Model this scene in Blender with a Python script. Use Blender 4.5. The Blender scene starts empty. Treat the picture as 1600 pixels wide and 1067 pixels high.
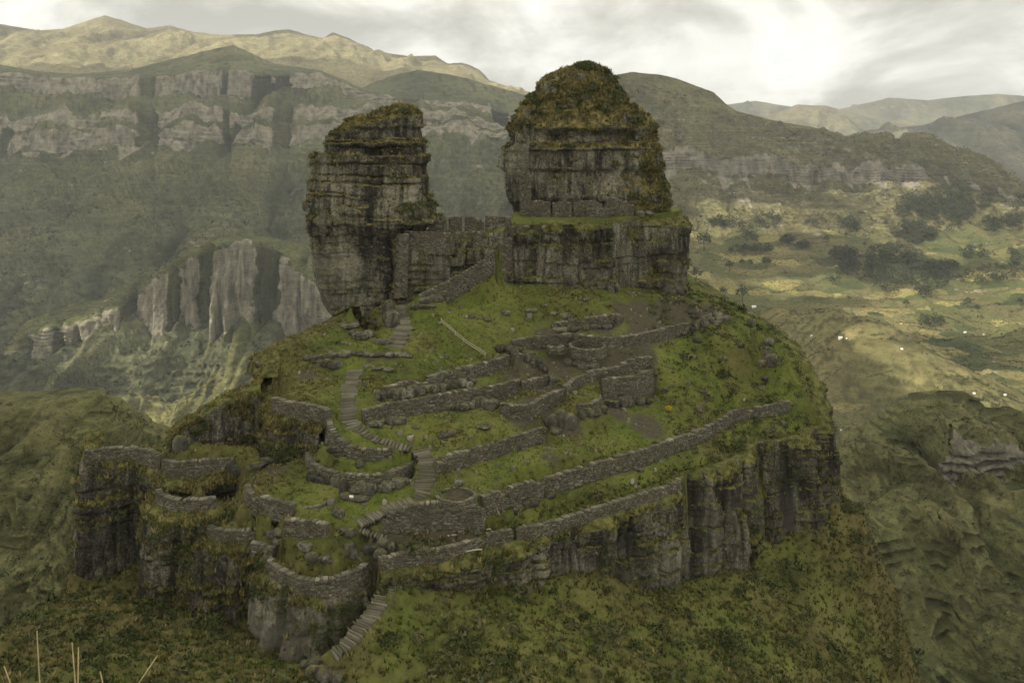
import bpy, math, random
import numpy as np
R = math.radians
random.seed(7); RNG = np.random.default_rng(7)
scene = bpy.context.scene
COL = scene.collection

# ------------------------------------------------------------------ camera, sky, sun, exposure
FPX, HZ = 1500.0, 210.0            # focal length in photo pixels (1600 wide), eye level row
cam_d = bpy.data.cameras.new('camera'); cam = bpy.data.objects.new('camera', cam_d); COL.objects.link(cam)
cam_d.sensor_width = 36.0; cam_d.lens = FPX / 1600 * 36
cam_d.shift_y = -(533.5 - HZ) / 1600
cam_d.clip_start = 0.2; cam_d.clip_end = 60000
cam.location = (0, 0, 0); cam.rotation_euler = (R(90), 0, 0)
scene.camera = cam
SUN_DIR = np.array([-0.66, -0.30, 0.69]); SUN_DIR /= np.linalg.norm(SUN_DIR)   # towards the sun
SUN_EL = math.asin(SUN_DIR[2]); SUN_AZ = math.atan2(SUN_DIR[0], SUN_DIR[1])
sun_d = bpy.data.lights.new('sun', 'SUN'); sun_d.energy = 4.8; sun_d.angle = R(0.53); sun_d.color = (1.0, 0.93, 0.80)
sun = bpy.data.objects.new('sun', sun_d); COL.objects.link(sun)
sun.rotation_euler = (R(90) - SUN_EL, 0, math.atan2(SUN_DIR[1], SUN_DIR[0]) + R(90))
vs = scene.view_settings
scene.display_settings.display_device = 'sRGB'
vs.view_transform = 'Standard'; vs.look = 'None'; vs.exposure = 0.48; vs.gamma = 1.0; vs.use_curve_mapping = False
cy = scene.cycles
cy.max_bounces = 6; cy.diffuse_bounces = 4; cy.glossy_bounces = 1; cy.transmission_bounces = 3
cy.volume_bounces = 1; cy.transparent_max_bounces = 8; cy.sample_clamp_indirect = 6.0

class NT:
    """tiny helper for node trees"""
    def __init__(s, tree): s.t = tree; s.n = tree.nodes; s.l = tree.links; s.n.clear()
    def node(s, typ, **kw):
        n = s.n.new(typ)
        for k, v in kw.items(): setattr(n, k, v)
        return n
    def put(s, sock, v):
        if hasattr(v, 'is_output') or isinstance(v, bpy.types.NodeSocket): s.l.new(v, sock)
        else:
            if isinstance(v, (tuple, list)) and len(v) == 3 and sock.type == 'RGBA': v = (*v, 1)
            sock.default_value = v
    def pos(s): return s.node('ShaderNodeNewGeometry').outputs['Position']
    def attr(s, name): return s.node('ShaderNodeAttribute', attribute_name=name).outputs['Fac']
    def vmul(s, vec, sc):
        n = s.node('ShaderNodeVectorMath', operation='MULTIPLY'); s.put(n.inputs[0], vec); n.inputs[1].default_value = sc; return n.outputs[0]
    def noise(s, vec, scale=1.0, detail=4.0, rough=0.55, dist=0.0, out='Fac'):
        n = s.node('ShaderNodeTexNoise'); s.put(n.inputs['Vector'], vec)
        n.inputs['Scale'].default_value = scale; n.inputs['Detail'].default_value = detail
        n.inputs['Roughness'].default_value = rough; n.inputs['Distortion'].default_value = dist
        return n.outputs[out]
    def math(s, op, a, b=0.0, c=None, clamp=False):
        n = s.node('ShaderNodeMath', operation=op, use_clamp=clamp); s.put(n.inputs[0], a); s.put(n.inputs[1], b)
        if c is not None: s.put(n.inputs[2], c)
        return n.outputs[0]
    def ramp(s, fac, stops):
        n = s.node('ShaderNodeValToRGB'); s.put(n.inputs[0], fac); e = n.color_ramp.elements
        while len(e) < len(stops): e.new(0.5)
        for k, (p, c) in enumerate(stops):
            e[k].position = p; e[k].color = (c, c, c, 1) if isinstance(c, (int, float)) else (*c, 1)
        return n.outputs[0]
    def mix(s, fac, a, b, mode='MIX'):
        n = s.node('ShaderNodeMix', data_type='RGBA', blend_type=mode); s.put(n.inputs[0], fac); s.put(n.inputs[6], a); s.put(n.inputs[7], b)
        return n.outputs[2]
    def bump(s, h, strength=0.5, dist=0.1):
        n = s.node('ShaderNodeBump'); s.put(n.inputs['Height'], h); n.inputs['Strength'].default_value = strength
        n.inputs['Distance'].default_value = dist; return n.outputs[0]
    def diffuse(s, col, rough=0.9, normal=None, spec=0.15):
        n = s.node('ShaderNodeBsdfPrincipled'); s.put(n.inputs['Base Color'], col); n.inputs['Roughness'].default_value = rough
        n.inputs['Specular IOR Level'].default_value = spec
        if normal is not None: s.put(n.inputs['Normal'], normal)
        o = s.node('ShaderNodeOutputMaterial'); s.l.new(n.outputs[0], o.inputs[0]); return n

# world: Nishita sky seen through gaps of a bright broken overcast
world = bpy.data.worlds.new('World'); scene.world = world; world.use_nodes = True
w = NT(world.node_tree)
sky = w.node('ShaderNodeTexSky', sky_type='NISHITA'); sky.sun_disc = False
sky.sun_elevation = SUN_EL; sky.sun_rotation = SUN_AZ; sky.altitude = 4000; sky.dust_density = 2.0
tc = w.node('ShaderNodeTexCoord').outputs['Generated']
sep = w.node('ShaderNodeSeparateXYZ'); w.put(sep.inputs[0], tc)
zc = w.math('ADD', w.math('MAXIMUM', sep.outputs[2], 0.0), 0.16)
cmb = w.node('ShaderNodeCombineXYZ')
w.put(cmb.inputs[0], w.math('DIVIDE', sep.outputs[0], zc)); w.put(cmb.inputs[1], w.math('DIVIDE', sep.outputs[1], zc)); cmb.inputs[2].default_value = 3.3
n1 = w.noise(cmb.outputs[0], 0.85, 8.0, 0.55, 0.35)
n2 = w.noise(w.vmul(tc, (6.0, 6.0, 9.5)), 1.0, 9.0, 0.56, 0.5)
dens = w.math('ADD', w.math('MULTIPLY', n1, 0.25), w.math('MULTIPLY', n2, 0.75))
ccol = w.ramp(dens, [(0.37, (0.95, 0.93, 0.87)), (0.44, (0.84, 0.815, 0.74)), (0.51, (0.61, 0.59, 0.525)), (0.59, (0.42, 0.405, 0.36))])
gap = w.ramp(dens, [(0.29, 0.45), (0.345, 0.0)])
skyc = w.node('ShaderNodeVectorMath', operation='SCALE'); w.put(skyc.inputs[0], sky.outputs[0]); skyc.inputs['Scale'].default_value = 0.10
bg = w.node('ShaderNodeBackground'); w.put(bg.inputs[0], w.mix(gap, ccol, skyc.outputs[0])); bg.inputs[1].default_value = 0.95
wo = w.node('ShaderNodeOutputWorld'); w.l.new(bg.outputs[0], wo.inputs[0])

# ------------------------------------------------------------------ numpy helpers
def smooth(a, b, x):
    t = np.clip((x - a) / (b - a), 0, 1); return t * t * (3 - 2 * t)
_perm = np.random.default_rng(3).permutation(4096).astype(np.int64)
_grad = np.random.default_rng(4).normal(size=(4096, 3)); _grad /= np.linalg.norm(_grad, axis=1)[:, None]
_grad = _grad.astype(np.float32)
def noise3(P):
    P = np.asarray(P, dtype=np.float32)
    i = np.floor(P); f = P - i; i = i.astype(np.int64) & 4095
    u = f * f * f * (f * (f * 6 - 15) + 10)
    out = 0
    X = [_perm[i[:, 0]], _perm[(i[:, 0] + 1) & 4095]]
    for dx in (0, 1):
        for dy in (0, 1):
            xy = _perm[(X[dx] + i[:, 1] + dy) & 4095]
            wxy = (u[:, 0] if dx else 1 - u[:, 0]) * (u[:, 1] if dy else 1 - u[:, 1])
            for dz in (0, 1):
                g = _grad[_perm[(xy + i[:, 2] + dz) & 4095]]
                d = g[:, 0] * (f[:, 0] - dx) + g[:, 1] * (f[:, 1] - dy) + g[:, 2] * (f[:, 2] - dz)
                out = out + wxy * (u[:, 2] if dz else 1 - u[:, 2]) * d
    return out * 1.6
def fbm(P, octv=4, gain=0.5, seed=0.0, ridged=False):
    P = np.asarray(P, dtype=np.float32) + seed * 17.31
    a, s, tot = 1.0, 0.0, 0.0
    for k in range(octv):
        n = noise3(P)
        s = s + a * ((1 - 2 * np.abs(n)) if ridged else n); tot += a
        P = P * 2.03 + 11.7; a *= gain
    return s / tot
def hash1(i, k=0): return (_perm[(np.asarray(i, dtype=np.int64) * 7 + k * 131) & 4095] / 4096.0)

def PW(px, py, Y): return np.array([(px - 800) * Y / FPX, Y, -(py - HZ) * Y / FPX])
def PZ(px, py, z): return PW(px, py, -z * FPX / (py - HZ))

def link(o, parent=None, **props):
    COL.objects.link(o)
    if parent is not None: o.parent = parent
    for k, v in props.items(): o[k] = v
    return o
def mesh_data(name, V, Fc, mat=None, attrs=None, smooth_=False):
    V = np.asarray(V, dtype=np.float32); Fc = np.asarray(Fc, dtype=np.int32)
    me = bpy.data.meshes.new(name); k = Fc.shape[1]
    me.vertices.add(len(V)); me.vertices.foreach_set('co', V.ravel())
    me.loops.add(Fc.size); me.loops.foreach_set('vertex_index', Fc.ravel())
    me.polygons.add(len(Fc)); me.polygons.foreach_set('loop_start', np.arange(0, Fc.size, k, dtype=np.int32))
    if smooth_: me.polygons.foreach_set('use_smooth', np.ones(len(Fc), dtype=bool))
    me.update(calc_edges=True)
    for a, v in (attrs or {}).items():
        at = me.attributes.new(a, 'FLOAT', 'POINT'); at.data.foreach_set('value', np.asarray(v, dtype=np.float32))
    if mat: me.materials.append(mat)
    return me
def add(name, V, Fc, mat=None, parent=None, attrs=None, smooth_=False, **props):
    return link(bpy.data.objects.new(name, mesh_data(name, V, Fc, mat, attrs, smooth_)), parent, **props)
def thing(name, label, cat, group=None, loc=(0, 0, 0)):
    o = bpy.data.objects.new(name, None); o.location = loc; o.empty_display_size = 0.5
    link(o, None, label=label, category=cat)
    if group: o['group'] = group
    return o
def grid_faces(nr, nc, wrap=False):
    r = np.arange(nr - 1)[:, None]; c = np.arange(nc if wrap else nc - 1)[None, :]; c2 = (c + 1) % nc
    return np.stack([r * nc + c, (r + 1) * nc + c, (r + 1) * nc + c2, r * nc + c2], -1).reshape(-1, 4)
def grid_normals(P, wrap=False):
    du = (np.roll(P, -1, 1) - np.roll(P, 1, 1)) if wrap else np.gradient(P, axis=1)
    dv = np.gradient(P, axis=0); n = np.cross(dv, du); n /= np.linalg.norm(n, axis=2)[..., None] + 1e-9
    return n
def resample(pts, ds):
    pts = np.asarray(pts, dtype=float); d = np.r_[0, np.cumsum(np.hypot(*np.diff(pts[:, :2], axis=0).T))]
    n = max(2, int(d[-1] / ds) + 1); s = np.linspace(0, d[-1], n)
    return np.stack([np.interp(s, d, pts[:, k]) for k in range(pts.shape[1])], 1), s
def smooth1(a, n):
    if n < 2: return a
    k = np.ones(n) / n; p = np.pad(a, (n // 2, n - 1 - n // 2), mode='edge'); return np.convolve(p, k, 'valid')
def left_normals(P, n=9):
    t = np.gradient(P[:, :2], axis=0); t = np.stack([smooth1(t[:, 0], n), smooth1(t[:, 1], n)], 1)
    t /= np.linalg.norm(t, axis=1)[:, None] + 1e-9
    return np.stack([-t[:, 1], t[:, 0]], 1)          # uphill side
# ------------------------------------------------------------------ materials
def new_mat(name):
    m = bpy.data.materials.new(name); m.use_nodes = True; return m, NT(m.node_tree)
def mat_rock(name, dark, mid, pale, mossy=(0.062, 0.068, 0.019), scale=1.0, bumpd=0.12):
    m, t = new_mat(name); p = t.pos()
    big = t.noise(t.vmul(p, (0.16, 0.16, 0.07)), scale, 6, 0.6, 0.4)
    st = t.noise(t.vmul(p, (1.1, 1.1, 0.10)), scale, 5, 0.6)             # vertical seepage stains
    fine = t.noise(p, 2.6 * scale, 8, 0.68)
    spk = t.noise(p, 7.0 * scale, 3, 0.6)                                 # lichen speckle
    c = t.ramp(t.math('ADD', t.math('MULTIPLY', big, 0.55), t.math('MULTIPLY', fine, 0.45)), [(0.41, dark), (0.495, mid), (0.585, pale)])
    br = t.noise(t.vmul(p, (0.30, 0.30, 0.035)), scale, 5, 0.6)           # broad black streaks
    c = t.mix(t.ramp(br, [(0.53, 0.0), (0.60, 0.8)]), c, tuple(0.7 * v for v in dark))
    c = t.mix(t.ramp(st, [(0.50, 0.0), (0.66, 0.85)]), c, tuple(0.55 * v for v in dark))
    c = t.mix(t.ramp(spk, [(0.62, 0.0), (0.72, 0.6)]), c, tuple(1.25 * v for v in pale))
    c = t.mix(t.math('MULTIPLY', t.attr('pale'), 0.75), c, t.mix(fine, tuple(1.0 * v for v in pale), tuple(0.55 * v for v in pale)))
    crk = t.attr('crack'); c = t.mix(crk, c, tuple(0.45 * v for v in dark))
    g = t.math('ADD', t.attr('grass'), t.math('MULTIPLY', t.math('SUBTRACT', fine, 0.5), 0.9), clamp=True)
    gcol = t.ramp(t.noise(p, 0.7, 6, 0.65), [(0.38, tuple(0.4 * v for v in mossy)), (0.5, mossy), (0.62, (mossy[0] * 1.9, mossy[1] * 1.65, mossy[2] * 1.8))])
    c = t.mix(t.ramp(g, [(0.42, 0.0), (0.62, 1.0)]), c, gcol)
    h = t.math('ADD', t.math('MULTIPLY', fine, 1.0), t.math('MULTIPLY', spk, 0.35))
    t.diffuse(c, 0.93, t.bump(h, 0.9, bumpd)); return m
M_ROCK = mat_rock('cliff_rock', (0.014, 0.0135, 0.011), (0.066, 0.061, 0.041), (0.185, 0.174, 0.13))
M_HORN = mat_rock('horn_rock', (0.015, 0.0145, 0.012), (0.082, 0.077, 0.053), (0.20, 0.187, 0.14), mossy=(0.096, 0.086, 0.030))
M_STONE, t = new_mat('field_stone'); p = t.pos()
c = t.ramp(t.attr('tint'), [(0.0, (0.042, 0.038, 0.026)), (0.45, (0.108, 0.099, 0.070)), (0.8, (0.172, 0.16, 0.117)), (1.0, (0.27, 0.252, 0.195))])
c = t.mix(t.ramp(t.noise(p, 0.35, 4, 0.6), [(0.42, 0.0), (0.72, 0.65)]), c, (0.055, 0.054, 0.034))
c = t.mix(t.ramp(t.noise(p, 6.0, 4, 0.6), [(0.45, 0.0), (0.75, 0.5)]), c, (0.05, 0.048, 0.04))
t.diffuse(c, 0.95, t.bump(t.noise(p, 9.0, 4, 0.6), 0.6, 0.03))
M_CORE, t = new_mat('wall_core'); p = t.pos()
t.diffuse(t.ramp(t.noise(p, 3.0, 6, 0.65), [(0.3, (0.03, 0.027, 0.02)), (0.7, (0.085, 0.077, 0.055))]), 0.95, t.bump(t.noise(p, 6, 4), 0.8, 0.06))

M_HILL, t = new_mat('hill_turf'); p = t.pos()
na = t.noise(p, 0.11, 5, 0.6, 0.3); nb = t.noise(p, 0.9, 7, 0.66); nc = t.noise(p, 4.5, 5, 0.65)
v = t.math('ADD', t.math('MULTIPLY', na, 0.45), t.math('ADD', t.math('MULTIPLY', nb, 0.35), t.math('MULTIPLY', nc, 0.2)))
c = t.ramp(v, [(0.36, (0.026, 0.036, 0.008)), (0.45, (0.062, 0.080, 0.014)), (0.53, (0.094, 0.115, 0.021)), (0.64, (0.15, 0.145, 0.042))])
dry = t.ramp(v, [(0.34, (0.032, 0.030, 0.012)), (0.5, (0.080, 0.072, 0.026)), (0.66, (0.150, 0.128, 0.052))])
c = t.mix(t.attr('dry'), c, dry)
soil = t.ramp(t.noise(p, 1.6, 8, 0.7), [(0.3, (0.034, 0.029, 0.020)), (0.6, (0.070, 0.060, 0.043)), (0.75, (0.14, 0.128, 0.10))])
sf = t.math('ADD', t.attr('soil'), t.math('MULTIPLY', t.math('SUBTRACT', nb, 0.5), 1.1))
c = t.mix(t.ramp(sf, [(0.35, 0.0), (0.6, 0.92)]), c, soil)
t.diffuse(c, 0.95, t.bump(t.math('ADD', nb, t.math('MULTIPLY', nc, 0.7)), 0.9, 0.35))

def mat_tint(name, stops, rough=0.95, bias=True):
    m, t = new_mat(name); p = t.pos()
    f = t.math('ADD', t.math('MULTIPLY', t.attr('tint'), 0.7), t.math('MULTIPLY', t.noise(p, 0.18, 3), 0.3))
    t.diffuse(t.ramp(f, stops), rough, spec=0.05); return m
M_TUSSOCK = mat_tint('tussock_blades', [(0.12, (0.034, 0.036, 0.012)), (0.42, (0.112, 0.100, 0.034)), (0.72, (0.25, 0.215, 0.092))])
M_GREEN = mat_tint('green_blades', [(0.15, (0.020, 0.034, 0.006)), (0.5, (0.066, 0.094, 0.015)), (0.85, (0.15, 0.155, 0.040))])
M_SHRUB = mat_tint('shrub_leaves', [(0.1, (0.015, 0.021, 0.008)), (0.4, (0.042, 0.053, 0.017)), (0.65, (0.082, 0.086, 0.040)), (0.9, (0.125, 0.105, 0.052))])
M_YELLOW = mat_tint('yellow_flowers', [(0.2, (0.10, 0.09, 0.02)), (0.7, (0.34, 0.24, 0.015))])
M_TREE = mat_tint('tree_leaves', [(0.1, (0.014, 0.018, 0.010)), (0.5, (0.030, 0.036, 0.018)), (0.9, (0.052, 0.058, 0.026))])
def mat_plain(name, c, rough=0.85, var=0.25, sc=8.0):
    m, t = new_mat(name); p = t.pos()
    n = t.noise(p, sc, 4, 0.6)
    t.diffuse(t.ramp(n, [(0.3, tuple(v * (1 - var) for v in c)), (0.7, tuple(min(1, v * (1 + var)) for v in c))]), rough, t.bump(n, 0.3, 0.02)); return m
M_WOOD = mat_plain('weathered_wood', (0.30, 0.27, 0.20)); M_BARK = mat_plain('bark', (0.06, 0.05, 0.04))
M_WHITE = mat_plain('white_plaster', (0.78, 0.77, 0.74), 0.8, 0.05, 0.4); M_TIN = mat_plain('tin_roof', (0.62, 0.62, 0.60), 0.5, 0.1, 0.5)
M_TILE = mat_plain('clay_tile', (0.28, 0.13, 0.08), 0.9, 0.2, 0.6); M_STRAW = mat_plain('dry_stalk', (0.36, 0.29, 0.15), 0.9, 0.2, 30)

def mat_mountain(name, green, dry, cliff, sc=1.0, fields=False, stripe=0.5, bush=0.8):
    """far slopes: grass by noise and the 'dry' attribute, bare rock by the 'rock' attribute"""
    m, t = new_mat(name); p = t.pos()
    a = t.noise(p, 0.004 * sc, 6, 0.6, 0.4); b = t.noise(p, 0.035 * sc, 7, 0.68); ln = t.noise(t.vmul(p, (0.006 * sc, 0.006 * sc, 0.16 * sc)), 1.0, 6, 0.65, 0.3)
    sp = t.noise(p, 0.11 * sc, 4, 0.6)
    v = t.math('ADD', t.math('MULTIPLY', a, 0.35), t.math('ADD', t.math('MULTIPLY', b, 0.40), t.math('MULTIPLY', ln, 0.25)))
    c = t.ramp(v, [(0.39, tuple(0.40 * k for k in green)), (0.5, green), (0.60, tuple(1.7 * k for k in green))])
    d = t.ramp(v, [(0.39, tuple(0.5 * k for k in dry)), (0.5, dry), (0.60, tuple(1.45 * k for k in dry))])
    c = t.mix(t.attr('dry'), c, d)
    c = t.mix(t.math('MULTIPLY', t.attr('moist_shade'), 0.85), c, tuple(0.32 * k for k in green))  # dark scrub in gullies and risers, plus shade painted into cliff recesses
    if fields:
        vo = t.node('ShaderNodeTexVoronoi', distance='CHEBYCHEV'); t.put(vo.inputs['Vector'], t.vmul(p, (0.017, 0.022, 0.05))); vo.inputs['Scale'].default_value = 1.0
        vo.inputs['Randomness'].default_value = 0.85
        sepc = t.node('ShaderNodeSeparateColor'); t.put(sepc.inputs[0], vo.outputs['Color'])
        fc = t.ramp(sepc.outputs[0], [(0.0, (0.030, 0.045, 0.016)), (0.25, (0.080, 0.088, 0.032)), (0.45, (0.13, 0.105, 0.05)), (0.6, (0.055, 0.072, 0.022)), (0.8, (0.165, 0.14, 0.06)), (1.0, (0.27, 0.235, 0.085))])
        ve = t.node('ShaderNodeTexVoronoi', feature='DISTANCE_TO_EDGE'); t.put(ve.inputs['Vector'], t.vmul(p, (0.017, 0.022, 0.05))); ve.inputs['Randomness'].default_value = 0.85
        fc = t.mix(t.ramp(ve.outputs[0], [(0.03, 0.75), (0.09, 0.0)]), fc, (0.026, 0.034, 0.016))
        fc = t.mix(t.ramp(ln, [(0.54, 0.0), (0.62, 0.4)]), fc, (0.035, 0.042, 0.018))
        c = t.mix(t.math('MULTIPLY', t.attr('field'), 0.95), c, fc)
    c = t.mix(t.ramp(sp, [(0.57, 0.0), (0.63, bush)]), c, tuple(0.33 * k for k in green))     # scattered bushes
    vert = t.noise(t.vmul(p, (0.05 * sc, 0.05 * sc, 0.008 * sc)), 1.0, 7, 0.66)
    rk = t.ramp(t.math('ADD', t.math('MULTIPLY', vert, 0.5), t.math('ADD', t.math('MULTIPLY', ln, 0.18), t.math('MULTIPLY', b, 0.32))), [(0.38, tuple(0.22 * k for k in cliff)), (0.47, tuple(0.65 * k for k in cliff)), (0.55, cliff), (0.63, tuple(1.35 * k for k in cliff))])
    rf = t.math('ADD', t.attr('rock'), t.math('MULTIPLY', t.math('SUBTRACT', b, 0.5), 1.0))
    rf = t.math('ADD', rf, t.math('MULTIPLY', t.math('SUBTRACT', ln, 0.5), stripe))
    c = t.mix(t.ramp(rf, [(0.42, 0.0), (0.56, 1.0)]), c, rk)
    t.diffuse(c, 0.95, t.bump(t.math('ADD', b, t.math('MULTIPLY', sp, 0.5)), 0.7, 6.0 / sc), spec=0.05); return m
M_MASSIF = mat_mountain('massif_slopes', (0.058, 0.068, 0.036), (0.12, 0.112, 0.056), (0.225, 0.204, 0.152))
M_FAR = mat_mountain('high_puna', (0.085, 0.080, 0.040), (0.20, 0.176, 0.095), (0.30, 0.27, 0.21), 0.6)
M_SPUR = mat_mountain('spur_slopes', (0.056, 0.064, 0.027), (0.115, 0.11, 0.042), (0.225, 0.205, 0.15), 1.5)
M_NEAR = mat_mountain('near_hill_grass', (0.058, 0.066, 0.025), (0.104, 0.096, 0.042), (0.15, 0.14, 0.105), 6.0, stripe=0.5)
M_RIDGE = mat_mountain('ridge_slopes', (0.072, 0.072, 0.034), (0.12, 0.105, 0.05), (0.20, 0.182, 0.138), 1.0, stripe=0.6)
M_VALLEY = mat_mountain('valley_fields', (0.075, 0.078, 0.032), (0.135, 0.115, 0.05), (0.2, 0.18, 0.13), 1.3, fields=True, bush=.4)
M_BLUE = mat_mountain('distant_slopes', (0.055, 0.064, 0.042), (0.15, 0.13, 0.075), (0.17, 0.16, 0.13), 0.4)
# ------------------------------------------------------------------ the far country
LOFTS = {}
def loft(name, rows, mat, px0, px1, nu, nv, disp, seed, strat=0.0, gold=None, field=None, gully=None, bands=(), flute=0.0, wob=0.35, rockthr=None, stretch=1.0, cut=0.1, sk=1.2, recess=(), rdep=0.0, spots=0.62, octv=5, finew=0.22):
    """rows: list of [(px,py,Y),...] from the crest down to the foot; a real surface through these points, roughened.
    bands: (row index, strength) of the bare cliff belts between a row and the next"""
    u = np.linspace(px0, px1, nu)
    RW = []
    for r in rows:
        r = np.asarray(r, dtype=float); RW.append(np.stack([np.interp(u, r[:, 0], r[:, 1]), np.interp(u, r[:, 0], r[:, 2])], 1))
    RW = np.array(RW)                                                    # rows x nu x (py,Y)
    hgt_ = np.abs(np.diff(RW[:, :, 0], axis=0)).mean(1) + 2
    key = np.r_[0, np.cumsum(hgt_)]; tt = np.linspace(0, key[-1], nv)
    ki = np.clip(np.searchsorted(key, tt, 'right') - 1, 0, len(key) - 2); fr = ((tt - key[ki]) / (key[ki + 1] - key[ki]))[:, None]
    py = RW[ki, :, 0] * (1 - fr) + RW[ki + 1, :, 0] * fr; YY = RW[ki, :, 1] * (1 - fr) + RW[ki + 1, :, 1] * fr
    rc = np.repeat((ki + fr[:, 0]), nu)
    X = (u[None, :] - 800) * YY / FPX; Z = -(py - HZ) * YY / FPX
    P = np.stack([X, YY, Z], -1); Q = P.reshape(-1, 3)
    sc = 1.0 / (rows[0][0][2] * 0.06 * stretch)
    warp = np.stack([fbm(Q * sc * 0.8, 3, seed=seed + 1), fbm(Q * sc * 0.8, 3, seed=seed + 2), np.zeros(len(Q))], 1) / sc * 0.35
    G = (Q + warp) * np.array([sc * 1.1, sc * 0.30, sc * 0.25])           # gullies run downhill
    big = fbm(G, octv, 0.5, seed + 3, ridged=True)
    fine = fbm(Q * sc * np.array([5, 5, 5.]), 4, 0.55, seed + 4)
    n = grid_normals(P).reshape(-1, 3); sg = np.sign((n * Q).sum(1)); n = n * np.where(sg > 0, -1, 1)[:, None]
    edge = smooth(0.0, 0.10, np.repeat(np.linspace(0, 1, nv), nu))
    riser = np.zeros(len(Q)); band = np.zeros(len(Q)); en = fbm(np.stack([Q[:, 0] * sc * 2.6, Q[:, 2] * sc * .5, Q[:, 1] * 0], 1), 4, 0.6, seed + 12)
    pxv = np.tile(u, nv); rec = np.zeros(len(Q))
    for (rp, rw_) in recess: rec = np.maximum(rec, 1 - smooth(rw_ * .75, rw_ * 1.15, np.abs(pxv - rp + rw_ * 1.2 * en + rw_ * .5 * fine)))
    for (bi, bs) in bands:
        if isinstance(bs, tuple): bs = bs[0] * smooth(bs[1], bs[1] + 30, pxv)
        lo_ = 1 + wob * 2.2 * en; ins = smooth(bi - .10 - .2 * fine, bi + .08 - .2 * fine, rc) * (1 - smooth(bi + lo_ - .10, bi + lo_ + .10, rc))
        band = np.maximum(band, bs * ins * smooth(cut - .12, cut + .10, big + 0.30 * en))
    d = disp * ((big - 0.25) * edge * 0.9 + finew * fine * (0.25 + 0.75 * edge))
    Q = Q + n * (d * (1 - 0.4 * band))[:, None]
    if flute:
        fl = fbm(np.stack([Q[:, 0] * sc * 7, Q[:, 1] * sc * 2, Q[:, 2] * sc * 0.8], 1), 4, 0.6, seed + 9)
        Q[:, 1] -= flute * fl * (0.15 + band)
    if strat:                                                            # ledges: steps in height
        zz = Q[:, 2] + fbm(Q * sc * np.array([1, 1, .3]), 3, seed=seed + 5) * strat * 2.0
        fz = (zz / strat) % 1.0; am = smooth(-.5, .2, fbm(Q * sc * np.array([1.5, 1.5, 4]), 3, seed=seed + 15))
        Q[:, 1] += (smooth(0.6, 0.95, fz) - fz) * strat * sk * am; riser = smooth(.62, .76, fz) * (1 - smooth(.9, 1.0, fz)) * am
    if gully is not None: Q = gully(Q)
    anyb = np.maximum.reduce([smooth(bi - .5, bi, rc) * (1 - smooth(bi + 1.2, bi + 1.8, rc)) for bi, _ in bands]) if bands else 0
    Q[:, 1] += rdep * rec * anyb; band = band * (1 - rec)
    P = Q.reshape(nv, nu, 3)
    rock = band * 1.0
    if rockthr is not None:
        nz = np.abs(grid_normals(P).reshape(-1, 3)[:, 2]); rock = np.maximum(rock, (1 - smooth(rockthr[1], rockthr[0], nz + 0.12 * fine)) * .95)
    rock = np.maximum(rock, spots * smooth(.22, .5, fbm(Q * sc * np.array([2.5, 2.5, 9]), 4, .6, seed + 16)))
    dry = np.clip(0.40 + 0.5 * (big - .25) + 0.7 * fbm(Q * sc * 1.5, 4, seed=seed + 8), 0, 1)
    if gold is not None: dry = np.clip(gold(Q, dry), 0, 1)
    LOFTS.setdefault(name, []).append((Q.reshape(nv, nu, 3), rock.reshape(nv, nu)))
    at = {'rock': rock, 'dry': dry, 'moist_shade': np.maximum(smooth(0.22, -0.18, big) * edge, np.maximum(.85 * riser, rec * anyb * .45))}  # rec term colours the clefts between pillars as scrub and shade together
    if field is not None: at['field'] = field(Q)
    return add(name, Q, grid_faces(nv, nu), mat, None, at, True, kind='structure')

def row(Y, *pts): return [(a, b, Y) for a, b in pts]
# farthest blue ranges on the right
loft('distant_mountains', [row(11600, (1000, 190), (1100, 168), (1180, 158), (1230, 166), (1300, 174), (1345, 163), (1390, 153), (1450, 157), (1500, 151), (1560, 147), (1620, 152), (1700, 160)),
     row(11000, (1000, 210), (1700, 205)), row(10500, (1000, 235), (1700, 235))], M_BLUE, 1000, 1700, 180, 36, 150, 31)
loft('distant_mountains', [row(9600, (1100, 205), (1180, 192), (1215, 176), (1245, 164), (1290, 165), (1330, 176), (1380, 190), (1440, 195), (1700, 200)),
     row(9000, (1100, 225), (1250, 195), (1700, 220)), row(8400, (1100, 260), (1700, 270))], M_BLUE, 1100, 1700, 200, 50, 130, 37, gold=lambda Q, d: d + 0.15)
loft('distant_mountains', [row(7400, (1240, 235), (1320, 212), (1360, 203), (1440, 196), (1490, 184), (1540, 172), (1600, 158), (1700, 140)),
     row(6600, (1240, 260), (1400, 225), (1600, 215), (1700, 210)), row(5900, (1240, 320), (1600, 300), (1700, 300))], M_BLUE, 1240, 1700, 180, 70, 130, 41)
# the high yellow ridge on the left skyline
loft('high_ridge', [row(7400, (-80, 40), (0, 38), (60, 48), (100, 45), (130, 35), (163, 24), (190, 32), (230, 45), (265, 40), (300, 50), (345, 55), (400, 54), (430, 48), (452, 46), (480, 55), (505, 60), (520, 51), (545, 60), (585, 80), (640, 88), (680, 87), (700, 100), (722, 98), (748, 108), (765, 126), (830, 148), (960, 180)),
     row(6700, (-80, 70), (130, 66), (300, 78), (500, 84), (640, 106), (760, 142), (960, 196)), row(5900, (-80, 108), (200, 105), (500, 118), (700, 140), (960, 215)), row(5200, (-80, 150), (500, 165), (960, 240)), row(4900, (-80, 190), (960, 280))],
     M_FAR, -80, 960, 380, 120, 115, 43, gold=lambda Q, d: d * 0.5 + 0.55)
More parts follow.
